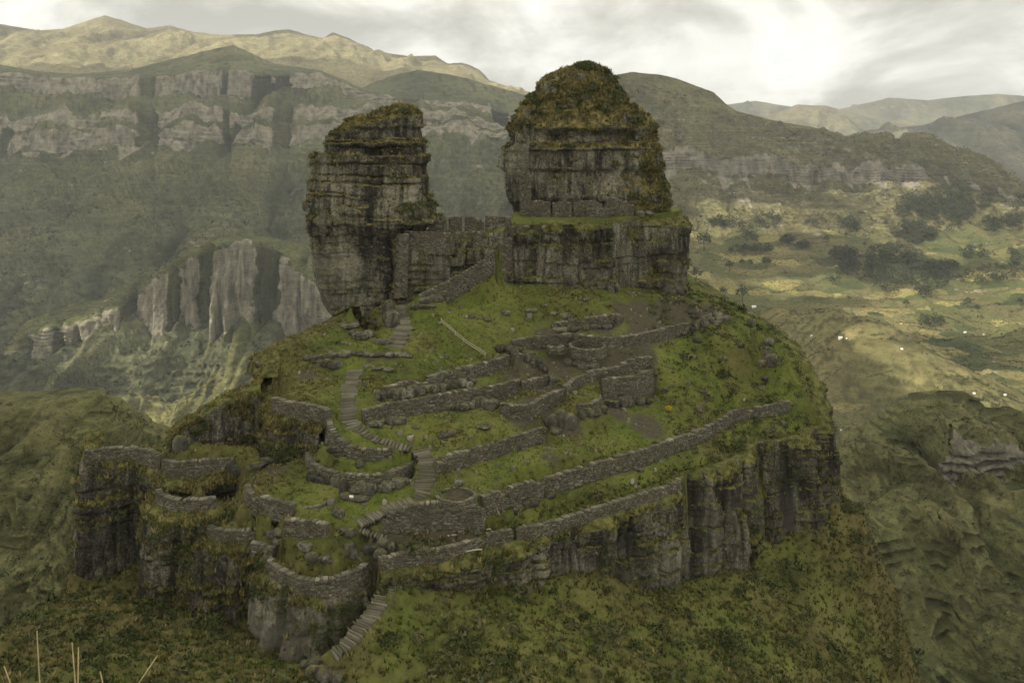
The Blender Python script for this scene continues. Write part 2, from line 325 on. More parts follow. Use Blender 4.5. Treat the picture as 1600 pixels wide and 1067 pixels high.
# the great cliffed massif left and behind
def massif_gold(Q, d): return d * 0.8 + 0.5 * smooth(250, 420, Q[:, 2])
loft('massif', [
     row(4500, (-80, 104), (0, 101), (60, 112), (120, 116), (200, 110), (270, 92), (345, 75), (365, 71), (390, 82), (430, 100), (500, 110), (540, 126), (565, 138), (610, 119), (655, 110), (720, 120), (825, 150), (960, 185)),
     row(4000, (-80, 114), (60, 121), (150, 127), (210, 124), (330, 113), (500, 118), (560, 143), (640, 158), (760, 168), (960, 210)),
     row(3960, (-80, 134), (0, 138), (90, 160), (200, 164), (270, 166), (330, 164), (400, 150), (500, 148), (560, 162), (640, 176), (760, 186), (960, 225)),
     row(3640, (-80, 186), (0, 184), (100, 186), (200, 186), (260, 178), (340, 172), (400, 182), (480, 178), (560, 176), (640, 184), (660, 180), (760, 190), (960, 235)),
     row(3600, (-80, 208), (0, 208), (100, 206), (200, 204), (330, 196), (400, 204), (480, 198), (560, 194), (660, 194), (760, 202), (960, 240)),
     row(3560, (-80, 214), (0, 213), (100, 210), (200, 209), (330, 201), (400, 210), (480, 206), (560, 198), (660, 198), (760, 206), (960, 243)),
     row(3520, (-80, 252), (0, 249), (60, 246), (130, 240), (200, 238), (330, 224), (400, 236), (480, 234), (560, 222), (660, 206), (760, 214), (960, 250)),
     row(3000, (-80, 345), (300, 335), (480, 330), (700, 320), (960, 360)), row(2560, (-80, 455), (300, 440), (960, 470)), row(2250, (-80, 580), (300, 560), (960, 600)), row(2000, (-80, 760), (960, 760))],
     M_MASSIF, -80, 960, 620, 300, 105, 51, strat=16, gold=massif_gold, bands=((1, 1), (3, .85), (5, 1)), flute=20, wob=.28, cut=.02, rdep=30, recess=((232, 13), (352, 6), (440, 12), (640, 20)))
# spur with tan rock pillars in front of the massif
def pillars(Q):
    a = fbm(np.stack([Q[:, 0] * 0.0135, Q[:, 2] * 0.0014, Q[:, 1] * 0], 1), 3, 0.6, 77)
    Q[:, 1] -= (smooth(-0.10, 0.10, a) - 0.5) * 50 - 12 * smooth(.2, .3, a) + 7 * fbm(np.stack([Q[:, 0] * .03, Q[:, 2] * .012, a * 0], 1), 3) * smooth(-560, -470, Q[:, 2] + 0 * a) * (1 - smooth(-330, -260, Q[:, 2]))
    return Q
loft('cliff_spur', [
     row(2450, (-80, 560), (0, 520), (75, 488), (130, 472), (169, 464), (189, 448), (236, 424), (276, 404), (299, 386), (346, 373), (386, 369), (425, 374), (488, 388), (560, 410), (700, 450)),
     row(2330, (-80, 590), (0, 560), (75, 515), (140, 505), (189, 480), (236, 446), (276, 424), (300, 402), (346, 384), (386, 384), (425, 400), (488, 440), (560, 460), (700, 500)),
     row(2300, (-80, 640), (0, 610), (75, 560), (140, 600), (189, 616), (236, 624), (262, 622), (285, 585), (307, 570), (335, 530), (354, 522), (380, 500), (433, 535), (488, 545), (560, 560), (700, 600)),
     row(2050, (-80, 720), (140, 655), (200, 632), (300, 655), (400, 650), (700, 700)), row(1850, (-80, 860), (300, 760), (700, 800))],
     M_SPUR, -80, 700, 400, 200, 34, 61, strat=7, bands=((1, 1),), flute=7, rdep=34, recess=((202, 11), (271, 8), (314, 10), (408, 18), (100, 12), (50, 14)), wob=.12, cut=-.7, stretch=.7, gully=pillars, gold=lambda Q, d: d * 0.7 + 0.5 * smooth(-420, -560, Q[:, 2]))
# right-hand ridge
loft('right_ridge', [
     row(3100, (860, 190), (900, 150), (960, 118), (985, 113), (1030, 117), (1060, 124), (1090, 135), (1115, 145), (1135, 163), (1150, 174), (1190, 184), (1240, 195), (1270, 199), (1305, 207), (1322, 214), (1335, 216), (1350, 210), (1386, 208), (1391, 215), (1407, 216), (1411, 207), (1444, 207), (1450, 217), (1490, 230), (1540, 245), (1575, 265), (1600, 288), (1700, 345)),
     row(2960, (860, 215), (985, 170), (1060, 180), (1150, 210), (1240, 222), (1322, 232), (1450, 236), (1540, 268), (1600, 312), (1700, 360)),
     row(2800, (860, 260), (985, 235), (1150, 250), (1300, 262), (1450, 266), (1540, 290), (1600, 325), (1700, 370)),
     row(2780, (860, 285), (985, 262), (1150, 280), (1300, 292), (1450, 288), (1540, 304), (1600, 330), (1700, 374)),
     row(2560, (860, 350), (1050, 338), (1200, 345), (1400, 330), (1600, 338), (1700, 380)), row(2300, (860, 420), (1200, 410), (1700, 430))],
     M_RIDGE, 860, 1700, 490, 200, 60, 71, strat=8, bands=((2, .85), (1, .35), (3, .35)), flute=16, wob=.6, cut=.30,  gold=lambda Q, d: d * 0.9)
# field-covered valley side
def spur_hill(Q):
    c = PW(1345, 600, 1560); dx = (Q[:, 0] - c[0] + (Q[:, 1] - c[1]) * 0.45) / 120; dy = (Q[:, 1] - c[1]) / 190
    Q[:, 2] += 105 * np.clip(1 - np.sqrt(dx * dx + dy * dy + .02) / 1.5, 0, 1) + 9 * fbm(Q * .006, 3, .5, 88); return Q
valley = loft('valley_slope', [
     row(2620, (900, 345), (1050, 335), (1200, 338), (1400, 322), (1600, 325), (1750, 335)), row(2300, (900, 400), (1750, 388)), row(1950, (900, 470), (1750, 460)),
     row(1680, (900, 545), (1750, 540)), row(1420, (900, 650), (1750, 640)), row(1150, (900, 800), (1750, 790))],
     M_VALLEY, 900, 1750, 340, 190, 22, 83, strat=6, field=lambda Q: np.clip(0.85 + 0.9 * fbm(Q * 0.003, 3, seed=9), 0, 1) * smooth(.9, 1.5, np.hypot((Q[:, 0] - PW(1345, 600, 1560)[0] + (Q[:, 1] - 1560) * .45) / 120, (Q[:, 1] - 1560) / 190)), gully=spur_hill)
# nearer hills left and right
loft('near_hill', [
     row(540, (-120, 622), (0, 612), (60, 610), (105, 606), (155, 602), (185, 619), (215, 640), (260, 664), (300, 690), (420, 760)),
     row(520, (-120, 640), (0, 632), (60, 626), (110, 620), (155, 612), (185, 632), (215, 652), (260, 676), (300, 700), (420, 775)),
     row(505, (-120, 660), (0, 656), (60, 650), (110, 640), (155, 634), (215, 668), (260, 692), (300, 716), (420, 790)),
     row(440, (-120, 770), (150, 770), (420, 860)), row(380, (-120, 920), (420, 960)), row(330, (-120, 1120), (420, 1120)), row(290, (-120, 1400), (420, 1400))],
     M_NEAR, -120, 420, 270, 380, 24, 91, octv=3, finew=.05, strat=4.2, spots=.2, sk=1.5, stretch=1.1, gold=lambda Q, d: d * 0.8 + 0.15)
loft('near_hill', [
     row(680, (1180, 760), (1290, 694), (1330, 670), (1380, 640), (1420, 615), (1460, 606), (1500, 609), (1528, 622), (1534, 634), (1570, 632), (1600, 643), (1700, 665)),
     row(655, (1180, 790), (1290, 720), (1380, 668), (1430, 640), (1500, 640), (1540, 662), (1600, 680), (1700, 690)),
     row(600, (1180, 850), (1300, 780), (1440, 720), (1520, 700), (1600, 715), (1700, 730)), [(1180, 890, 568), (1300, 810, 574), (1420, 752, 585), (1480, 745, 592), (1600, 755, 592), (1700, 765, 592)],
     row(520, (1180, 960), (1400, 850), (1700, 850)), row(450, (1180, 1080), (1700, 1000)), row(390, (1180, 1250), (1700, 1200)), row(350, (1180, 1500), (1700, 1500))],
     M_NEAR, 1180, 1700, 270, 380, 28, 97, octv=3, finew=.05, strat=4.6, spots=.2, sk=2.4, bands=((2, (.9, 1440)),), wob=.4, cut=.1, stretch=1.1, gold=lambda Q, d: d * 0.8 + 0.1)
# base of the whole valley
g = np.linspace(-1, 1, 61); gx, gy = np.meshgrid(g * 8900, (g + 1) * 7700 - 3000)
gz = -880 + 25 * fbm(np.stack([gx.ravel() * .0004, gy.ravel() * .0004, gx.ravel() * 0], 1), 3)
add('valley_floor', np.stack([gx.ravel(), gy.ravel(), gz], 1), grid_faces(61, 61)[:, ::-1], M_VALLEY, None, {'dry': gz * 0 + .4, 'moist_shade': gz * 0, 'rock': gz * 0, 'field': gz * 0 + .5}, True, kind='structure')

# unseen broken cloud layer, added out of frame to shade the mesa: its holes let the sun through to the far ridge and the fields
CZ = 1330.0
def hole(px, py, Y, rx, ry):
    q = PW(px, py, Y); k = (CZ - q[2]) / SUN_DIR[2]; q = q + SUN_DIR * k; return q[0], q[1], rx, ry
HOLES = [hole(170, 70, 6700, 900, 900), hole(60, 95, 6200, 600, 380), hole(360, 66, 6700, 800, 420), hole(640, 100, 6700, 900, 380), hole(520, 75, 7000, 500, 260), hole(760, 120, 7000, 500, 300),
         hole(1560, 345, 2450, 330, 260), hole(1590, 480, 1900, 200, 170), hole(1330, 455, 2050, 110, 60), hole(1600, 625, 1480, 120, 70), hole(1470, 512, 1800, 80, 50),
         hole(275, 640, 2030, 170, 140), hole(330, 560, 2250, 80, 60), hole(1210, 360, 2500, 220, 90), hole(190, 560, 2300, 70, 60),
         hole(1260, 185, 9200, 900, 500), hole(1430, 235, 6600, 330, 260)]
cx, cyy = np.meshgrid(np.linspace(-9500, 8500, 220), np.linspace(-7000, 7600, 180))
pc = np.stack([cx.ravel(), cyy.ravel(), np.zeros(cx.size)], 1)
nz_ = fbm(pc * 0.0022, 4, 0.55, 5) * 0.55; lump = fbm(pc * 0.0012, 4, 0.5, 6)
open_ = np.full(len(pc), 9.0)
for (hx, hy, rx, ry) in HOLES: open_ = np.minimum(open_, np.sqrt(((pc[:, 0] - hx) / rx) ** 2 + ((pc[:, 1] - hy) / ry) ** 2))
keep = (open_ + nz_ > 1.0).reshape(cx.shape)
thick = np.clip((open_ - 0.9) * 90, 5, 120)
top = pc.copy(); top[:, 2] = CZ + 30 + thick * (1.0 + lump); bot = pc.copy(); bot[:, 2] = CZ - thick * 0.25 * (1 + lump)
Fg = grid_faces(*cx.shape); kf = keep.ravel()[Fg].all(1); Fg = Fg[kf]
M_CLOUD, t = new_mat('cloud')
tr = t.node('ShaderNodeBsdfTranslucent'); tr.inputs[0].default_value = (0.93, 0.93, 0.93, 1)
df = t.node('ShaderNodeBsdfDiffuse'); df.inputs[0].default_value = (0.93, 0.93, 0.93, 1)
mx = t.node('ShaderNodeMixShader'); mx.inputs[0].default_value = 0.30; t.l.new(tr.outputs[0], mx.inputs[1]); t.l.new(df.outputs[0], mx.inputs[2])
o_ = t.node('ShaderNodeOutputMaterial'); t.l.new(mx.outputs[0], o_.inputs[0])
add('shade_clouds', bot, Fg, M_CLOUD, None, None, True, kind='stuff')
# haze: one closed box of thin air round camera and scene
hx0, hx1, hy0, hy1, hz0, hz1 = -9200, 9200, -3300, 12700, -915, 1150
bv = [(x, y, z) for z in (hz0, hz1) for y in (hy0, hy1) for x in (hx0, hx1)]
M_HAZE, t = new_mat('haze_air'); pv = t.node('ShaderNodeVolumePrincipled')
pv.inputs['Color'].default_value = (0.85, 0.92, 1.0, 1); pv.inputs['Density'].default_value = 3.9e-5; pv.inputs['Anisotropy'].default_value = 0.2
o_ = t.node('ShaderNodeOutputMaterial'); t.l.new(pv.outputs[0], o_.inputs['Volume'])
add('haze', bv, [(0, 2, 3, 1), (4, 5, 7, 6), (0, 1, 5, 4), (2, 6, 7, 3), (0, 4, 6, 2), (1, 3, 7, 5)], M_HAZE, kind='stuff')
# ------------------------------------------------------------------ the mesa: traced contours in true positions
def trace(pts, z=None, Y=None):
    """(px,py[,z]) at a level z (or a distance Y) -> world polyline"""
    out = []
    for p in pts:
        zz = p[2] if len(p) > 2 else z
        out.append(PW(p[0], p[1], Y) if zz is None else PZ(p[0], p[1], zz))
    return np.array(out)
# walls: key, top line (px,py[,z]), level, photo rows of the foot (px,py)
WALLS = {}
def W(key, z, top, foot, label, thick=0.9, group='dry stone terrace walls', brink=False):
    P = trace(top, z); f = np.array(foot, dtype=float); px = [q[0] for q in top]
    if px[-1] < px[0]: raise ValueError(key)
    fy = np.interp(px, f[:, 0], f[:, 1]); zb = -(fy - HZ) * P[:, 1] / FPX
    WALLS[key] = dict(P=np.c_[P, zb], label=label, thick=thick, group=group, brink=key in ('M', 'N', 'O', 'P', 'Q', 'G', 'L', 'L2'))
W('E', None, [(604, 606, -42.2), (630, 598, -42.1), (655, 593, -42.0), (690, 583, -41.6), (719, 576, -41.4), (760, 566, -41.0), (797, 555, -40.8)], [(604, 612), (655, 603), (690, 598), (722, 593), (760, 586), (798, 571)],
  'long sloping grey wall above a row of bedrock slabs, uppermost left of centre')
W('D', None, [(567, 642, -44.6), (600, 632, -44.6), (642, 625, -44.5), (680, 618, -44.4), (719, 611, -44.4), (770, 603, -44.3), (814, 593, -44.2)], [(569, 663), (600, 657), (639, 648), (690, 641), (740, 633), (773, 626), (816, 612)],
  'tall straight wall with grass top right of the curving upper stairway')
W('D2', -44.2, [(817, 597), (835, 592), (859, 587), (866, 592)], [(817, 609), (867, 601)], 'short wall continuing beyond the tall grass-topped wall towards the ruins')
W('T', None, [(784, 630, -46.3), (800, 634, -46.2), (826, 634, -46), (850, 619, -46), (866, 613, -46), (880, 609, -45.9)], [(784, 650), (800, 656), (826, 655), (850, 641), (880, 626)], 'low wall bending like a bow around bare ground among the ruins')
W('S', None, [(882, 604, -45.3), (900, 590, -44.7), (925, 580, -44), (950, 577, -44), (968, 573, -43.8), (980, 563, -43), (1000, 560, -43), (1016, 557, -43)], [(882, 616), (900, 606), (925, 594), (968, 586), (985, 578), (1017, 572)], 'serpentine grey wall winding through the middle of the ruins')
W('V', -45.1, [(940, 593), (960, 591), (980, 590), (1000, 585), (1017, 578)], [(940, 622), (980, 628), (1005, 625), (1017, 618)], 'tall dark masonry terrace with vertical joints below the serpentine wall')
W('V2', -47.0, [(902, 634), (925, 630), (938, 622)], [(902, 647), (938, 640)], 'short rough dark wall leading down from the tall dark masonry terrace')
W('F2', -39.3, [(800, 533), (830, 527), (862, 525), (895, 521), (920, 527), (950, 529), (985, 525), (1020, 518), (1050, 510), (1076, 505)], [(800, 545), (845, 546), (895, 540), (950, 543), (1000, 540), (1040, 530), (1076, 522)],
  'long wavy upper wall behind the ruins ending at rocks on the right')
W('F1', None, [(862, 506, -37.6), (900, 500, -36.9), (940, 494, -36.3), (962, 491, -36.1), (972, 496, -36.4)], [(862, 514), (900, 513), (940, 509), (972, 506)], 'short topmost wall beside dark bare soil under the grassy slope')
W('U1', -40.5, [(803, 555), (820, 553), (836, 553)], [(803, 564), (836, 563)], 'small wall fragment between tumbled rocks at the edge of the ruins')
W('B', -53.8, [(752, 776), (775, 768), (800, 760), (835, 750), (870, 741), (900, 733), (925, 726), (965, 712), (1000, 704), (1040, 690), (1080, 676), (1110, 664), (1132, 652), (1141, 643), (1170, 637), (1200, 634), (1232, 627)],
  [(752, 806), (775, 800), (800, 789), (835, 779), (870, 768), (925, 750), (965, 738), (1000, 728), (1040, 712), (1080, 695), (1110, 682), (1141, 662), (1170, 654), (1200, 651), (1232, 643)], 'longest terrace wall running along the lowest wide grass terrace')
W('C', -49.6, [(680, 716), (720, 706), (760, 695), (800, 683), (850, 668)], [(680, 740), (720, 729), (760, 717), (800, 704), (852, 689)], 'straight wall starting at the middle stair flight and rising to an outcrop')
W('H', -51.2, [(482, 708), (483, 716), (492, 726), (510, 734), (540, 740), (575, 743), (600, 740), (625, 733), (642, 723), (650, 711)], [(482, 722), (490, 742), (505, 750), (540, 760), (575, 764), (600, 760), (625, 752), (640, 745), (652, 735)],
  'outer curved wall of the half-round terrace left of the middle stairs')
W('I', None, [(513, 652, -45.1), (518, 668, -46), (530, 685, -47.2), (548, 697, -48), (570, 703, -48.5), (595, 703, -48.6), (612, 698, -48.7)], [(513, 690), (525, 702), (545, 713), (570, 720), (595, 717), (613, 708)], 'inner curved wall sweeping down inside the half-round terrace')
W('G', -43.9, [(428, 622), (450, 628), (480, 632), (505, 637), (514, 642)], [(428, 646), (480, 656), (514, 666)], 'grey wall standing on a black rock face left of the upper stairs')
W('J', -53.5, [(387, 758), (391, 768), (405, 775), (425, 780), (445, 786), (460, 790)], [(387, 782), (395, 796), (420, 803), (445, 806), (460, 808)], 'bulging wall below the half-round terrace on its left')
W('K', -54.8, [(445, 812), (465, 812), (490, 814), (513, 820)], [(445, 832), (470, 838), (513, 838)], 'short thick rubble wall above the front bastion terrace')
W('M', -60.2, [(417, 860), (420, 870), (428, 882), (445, 893), (465, 902), (490, 905), (515, 904), (540, 897), (560, 889), (575, 878), (585, 872)], [(417, 884), (428, 902), (450, 916), (475, 927), (505, 936), (530, 931), (550, 925), (570, 915), (585, 908)],
  'front bastion wall curving round the lowest grass platform above pale rock')
W('M2', -59.2, [(393, 848), (410, 849), (429, 856)], [(393, 866), (410, 870), (429, 878)], 'small wall step at the left shoulder of the front bastion')
W('N', -58.1, [(318, 813), (330, 823), (345, 828), (375, 829), (405, 826)], [(318, 834), (345, 846), (375, 849), (405, 842)], 'stub wall on a dark cliff left of the front bastion')
W('O', -55.0, [(248, 765), (252, 772), (268, 778), (295, 779), (320, 780), (337, 777)], [(250, 786), (268, 798), (300, 801), (337, 795)], 'rounded wall of the small walled terrace near the left cliff')
W('O2', -54.6, [(262, 756), (290, 749), (320, 742), (345, 741)], [(262, 763), (290, 757), (345, 748)], 'low rear kerb of the small walled terrace near the left cliff', 0.7)
W('P', -51.7, [(255, 719), (275, 722), (300, 720), (330, 718), (365, 716)], [(255, 752), (300, 744), (330, 735), (365, 729)], 'dark wall below the grass shelf at the far left')
W('R', None, [(577, 820, -56.4), (600, 809, -55.3), (628, 794, -54.0), (655, 787, -53.6), (687, 784, -53.4), (725, 790, -53.8), (748, 793, -54.0), (752, 786, -53.8)], [(577, 828), (600, 829), (642, 832), (704, 823), (749, 824), (752, 815)],
  'tall smooth wall beside the lower stair flight with a stone ring on top')
W('L', -58.3, [(592, 872), (620, 866), (650, 861), (690, 856), (715, 851), (735, 844), (765, 833), (800, 828)], [(592, 892), (650, 884), (690, 878), (735, 864), (765, 852), (800, 846), (860, 832), (940, 806), (1000, 786)],
  'dark edge wall along the brink of the long front cliff')
W('L2', -58.35, [(806, 827), (830, 822), (860, 815), (905, 802), (940, 790), (972, 781), (1000, 772), (1035, 762), (1060, 750)], [(806, 839), (830, 834), (860, 826), (905, 812), (940, 800), (972, 791), (1000, 781), (1035, 771), (1060, 758)],
  'low dark masonry edging the outer brink of the lowest wide grass terrace')
W('Q', None, [(132, 704, -50.3), (170, 701, -50.3), (205, 699, -50.3), (236, 704, -50.4), (250, 712, -50.9)], [(132, 722), (205, 718), (250, 735)], 'mossy edge masonry on the square left rock buttress')
# cliffs: top points with photo rows of top and foot
CLIFFS = []
def CL(label, pts, z=None, batter=0.10, pale=0.0, seed=0, **kw):
    out = []
    for p in pts:
        zz = p[3] if len(p) > 3 else z; q = PZ(p[0], p[1], zz); out.append([q[0], q[1], q[2], -(p[2] - HZ) * q[1] / FPX])
    CLIFFS.append(dict(P=np.array(out), label=label, batter=batter, pale=pale, seed=seed, **kw)); return CLIFFS[-1]
def CLW(key, label, foot, pre=(), post=(), **kw):
    """cliff that begins at the foot of a wall standing on the brink"""
    P = WALLS[key]['P']; Pr, _ = resample(P, 1.0); nr = left_normals(Pr, 3); px = 800 + FPX * Pr[:, 0] / Pr[:, 1]; f = np.array(foot, dtype=float)
    body = np.c_[Pr[:, :2] - nr * 0.25, Pr[:, 3] + 0.35, -(np.interp(px, f[:, 0], f[:, 1]) - HZ) * Pr[:, 1] / FPX]
    ex = lambda L: [[*PZ(a, b, z), 0] for a, b, c, z in L]
    pr, po = [np.array([[*PZ(a, b, z), -(c - HZ) * PZ(a, b, z)[1] / FPX] for a, b, c, z in L]).reshape(-1, 4) for L in (pre, post)]
    CLIFFS.append(dict(P=np.r_[pr, body, po], label=label, **{**dict(batter=.1, pale=0., seed=0), **kw})); return CLIFFS[-1]
c_front = CLW('L', 'long dark cliff under the lowest wide terrace', [(592, 905), (650, 905), (690, 915), (735, 920), (765, 912), (800, 912), (824, 914), (860, 897), (905, 888), (940, 888), (965, 907), (1000, 918)], (),
   [(a, b + 9, c, -59.35) for a, b, c in ((830, 822, 912), (860, 815, 897), (905, 802, 888), (940, 790, 888), (972, 781, 907), (1000, 772, 918), (1035, 763, 912), (1056, 752, 905))] + [(a, b, c, -58.3) for a, b, c in ((1063, 749, 902), (1066, 738, 900), (1100, 733, 890), (1130, 727, 880), (1150, 712, 876), (1172, 702, 842), (1182, 690, 838), (1230, 687, 830), (1262, 682, 815), (1270, 669, 800), (1292, 667, 772))], batter=.06, pale=.1, seed=1, col=1.9, over=(640, 1010), clefts=((1066, 2.6, 5), (1118, 1.5, 4), (1178, 2.8, 5), (1266, 2.6, 4), (1222, 1.2, 4), (1020, 1.5, 4), (950, 1.3, 5), (890, 1.1, 5), (1148, 1.3, 4), (1095, .9, 3)))
# that rim carries on round the back on the right
rim_r = np.array([(62.8, 191.5, -58.2, -75), (64.2, 195, -57, -76), (63.5, 203, -49, -72), (59, 212, -43, -66), (52, 222, -39, -62), (47, 234, -36, -60), (40, 246, -34, -60)])
c_front['P'] = np.r_[c_front['P'], rim_r]
CLW('M', 'pale rounded rock face under the front bastion', [(412, 960), (428, 990), (450, 1000), (475, 1008), (505, 1018), (530, 1006), (550, 985), (570, 960), (585, 930)], [(408, 846, 930, -60.2)], (), batter=.14, pale=.6, seed=2, moss=.35, clefts=((430, .9, 4), (455, 1.2, 5), (488, .8, 4), (515, 1.3, 5), (548, 1.0, 5), (570, .8, 4)))
CLW('N', 'dark cliff with black stains left of the front bastion', [(318, 945), (345, 950), (375, 940), (405, 935)], [(303, 800, 930, -58.5)], [(411, 866, 940, -60.4)], batter=.10, pale=.05, seed=3, clefts=((335, 1, 4), (360, 1.2, 4), (388, 1, 4)))
CLW('O', 'leaning dark crag under the small walled terrace', [(226, 935), (250, 940), (268, 942), (300, 945), (337, 925)], [(244, 748, 880, -54.4)], [(350, 806, 915, -57.6)], batter=.08, pale=.1, seed=4, clefts=((262, 1, 4), (287, 1.3, 4), (314, 1, 4)))
CLW('Q', 'square left rock buttress with mossy hollow', [(130, 890), (148, 900), (170, 890), (205, 880), (236, 870), (252, 860)], [(138, 676, 860, -49)], [(262, 752, 850, -54.2), (300, 746, 830, -54.2), (335, 738, 800, -53.5), (365, 731, 775, -53.2)], batter=.0, seed=5, clefts=((150, .8, 4), (185, 1.2, 6), (215, 1.5, 6)))
CLW('G', 'black rock face under the grey wall left of the stairs', [(418, 705), (426, 716), (450, 720), (480, 712), (514, 698)], [(418, 602, 690, -43.6)], (), batter=.03, seed=6)
CL('ragged left edge of the upper slope', [(560, 478, 560, -33), (524, 496, 560, -36), (500, 506, 575, -37.3), (470, 520, 590, -38), (440, 534, 600, -38.6), (418, 549, 612, -38.8), (410, 590, 630, -42.2)], None, 0.12, 0.0, 7)
CL('mossy overhang above the left grass shelf', [(408, 598, 690, -42.6), (375, 612, 690, -44), (345, 630, 692, -45.1), (315, 650, 690, -46.8), (286, 664, 690, -47.4), (268, 680, 700, -48.8)][::-1], None, 0.10, 0.0, 8)
# upper block that carries the two rock horns: rim in plan
top_rim = np.array([(-24.3, 212), (-24.3, 204), (-23.2, 197.2), (-16, 196.6), (-8, 196.5), (-2.2, 197.0), (-1.2, 200.6), (7, 200.2), (10, 200.8), (13, 200.6), (14.5, 202.5), (20.8, 204.5), (25.0, 208.5), (32.0, 211.5), (36.8, 216), (39.5, 222), (39.5, 229), (35, 235)])
zt_ = np.interp(np.arange(len(top_rim)), [0, 1, 2, 3, 4, 5, 6, 7, 17], [-20, -20.4, -20.6, -20.6, -20.4, -19.8, -18.8, -18.7, -18.6])
zb_ = np.interp(top_rim[:, 0], [-25, -20, -12, -6, -2, 3, 10, 20, 30, 38], [-36, -36, -33.0, -28, -30.5, -30.8, -31.5, -32.5, -33.6, -36])
CLIFFS.append(dict(P=np.c_[top_rim, zt_, zb_], label='stained rock band carrying the two horns', batter=0.02, pale=0.12, seed=9, clefts=((884, 1.6, 6), (845, 1.0, 5), (962, 1.5, 6), (1010, 1.2, 5), (1045, 1.2, 5), (810, .9, 4)), over=(800, 1090)))

# ---- height field by relaxation between the contours
X0, X1, Y0, Y1 = -96.0, 104.0, 84.0, 262.0
CON = []                                                                 # (pts xy, z, half width)
def con(P, z=None):
    P = np.asarray(P, dtype=float)
    if P.shape[1] == 2: P = np.c_[P, np.full(len(P), z)]
    CON.append(resample(P, 0.2)[0])
for wl in WALLS.values():
    P, s = resample(wl['P'], 0.25); nrm = left_normals(P, 9)
    for k in (0.5, 0.95): con(np.c_[P[:, :2] + nrm * k, P[:, 2] - 0.05])
    if not wl['brink']:
      for k in (0.30, 0.7, 1.2): con(np.c_[P[:, :2] - nrm * k, P[:, 3]])
for cl in CLIFFS:
    P, s = resample(cl['P'], 0.25); nrm = left_normals(P, 15); hh = P[:, 2] - P[:, 3]
    con(np.c_[P[:, :2] + nrm * 1.7, P[:, 2]])
    for k in (0.0, 0.6, 1.3, 2.0): con(np.c_[P[:, :2] - nrm * (k + cl['batter'] * hh)[:, None], P[:, 3] - max(0, k - 0.9) * 0.5 - 0.4 * (k < .3)])
STAIRS = {}
def ST(key, pts, width, n, label, rise=None):
    P = np.array([PW(a, b, Y) for a, b, Y in pts]); STAIRS[key] = (P, width, n, label)
    Q, s = resample(P, 0.3); nr = left_normals(Q, 5)
    for k in np.arange(-width / 2 - .2, width / 2 + .25, 0.3): con(np.c_[Q[:, :2] + nr * k, Q[:, 2] - 0.22])
ST('u1', [(616, 541, 176), (634, 508, 183.5)], 3.3, 13, 'short stair flight below the bend under the left horn')
ST('u2', [(633, 505, 184), (622, 476, 189)], 2.4, 9, 'narrow worn steps between low rocks at the foot of the rock gate')
ST('u3', [(655, 462, 189.5), (690, 446, 191.5), (722, 428, 193.6), (752, 409, 195)], 2.4, 21, 'slanting stair flight rising along the masonry block between the horns')
ST('u4', [(758, 404, 195.4), (772, 376, 197), (783, 352, 199.6)], 2.6, 16, 'steep last steps climbing to the platform of the right horn')
ST('m1', [(555, 577, 168), (545, 609, 161), (543, 633, 157), (544, 648, 154.5), (551, 665, 152.5), (580, 682, 151.6), (610, 693, 151.4), (641, 700, 151.2)], 2.5, 42, 'long bending stairway descending left of the tall grass-topped wall')
ST('m2', [(656, 702, 151), (668, 718, 149), (664, 745, 146), (661, 767, 143), (650, 778, 142)], 2.7, 19, 'straight middle stair flight beside the half-round terrace')
ST('l1', [(643, 780, 141.6), (622, 787, 140.6), (600, 797, 139.2), (560, 817, 137)], 2.4, 20, 'lower stair flight descending leftwards beside the tall smooth wall')
ST('l2', [(562, 824, 136.6), (582, 832, 136.4), (603, 842, 136.2)], 2.2, 9, 'few rough steps turning right below the lower stair flight')
ST('l3', [(561, 853, 136.4), (572, 874, 135.2)], 2.0, 6, 'small steps squeezing between rubble and the front bastion')
ST('b1', [(612, 904, 132.8), (598, 928, 131), (580, 962, 128), (563, 980, 126.2), (543, 1003, 124.6), (520, 1022, 123.4)], 2.4, 32, 'outermost stairway dropping along the pale rock to the saddle')
# path between flights and other fixed ground
con([PW(552, 572, 169), PW(580, 556, 172), PW(616, 543, 175.6)]); con([PW(500, 548, 171), PW(560, 545, 173), PW(616, 543, 175.6)])
con([PW(575, 879, 134.6), PW(600, 893, 133.6), PW(612, 904, 132.8)]); con([PW(600, 845, 136), PW(580, 850, 136.2), PW(561, 853, 136.4)])
con([PW(610, 838, 138.2), PW(660, 838, 138.4), PW(720, 832, 139.6)]); con([PW(600, 866, 134), PW(680, 852, 136.8), PW(750, 835, 140.5)])
con([PW(690, 790, 141), PW(713, 778, 141.6), PW(740, 785, 141)]); con([PW(690, 768, 144), PW(713, 764, 144.4), PW(735, 768, 144)])
con([PW(460, 850, 135.6), PW(500, 850, 135.8), PW(540, 852, 136)]); con([PW(430, 868, 134.6), PW(500, 884, 132.2), PW(560, 876, 133.8)])
con([PW(420, 690, 157), PW(460, 712, 154), PW(500, 700, 155)]); con([PW(400, 740, 149), PW(440, 745, 148.4), PW(470, 752, 147.4)])
con([PW(470, 770, 143.5), PW(520, 790, 140.6), PW(545, 812, 138)]); con([PW(300, 762, 147.6), PW(325, 758, 148.6)]); con([PW(350, 800, 142.6), PW(372, 812, 141.4)])
con([PW(268, 692, 156.2), PW(330, 695, 155.6), PW(400, 700, 156)]); con([PW(280, 708, 153.4), PW(340, 706, 153.8), PW(400, 715, 152)])
con([PW(145, 700, 154.6), PW(235, 697, 155.4), PW(262, 706, 154)])
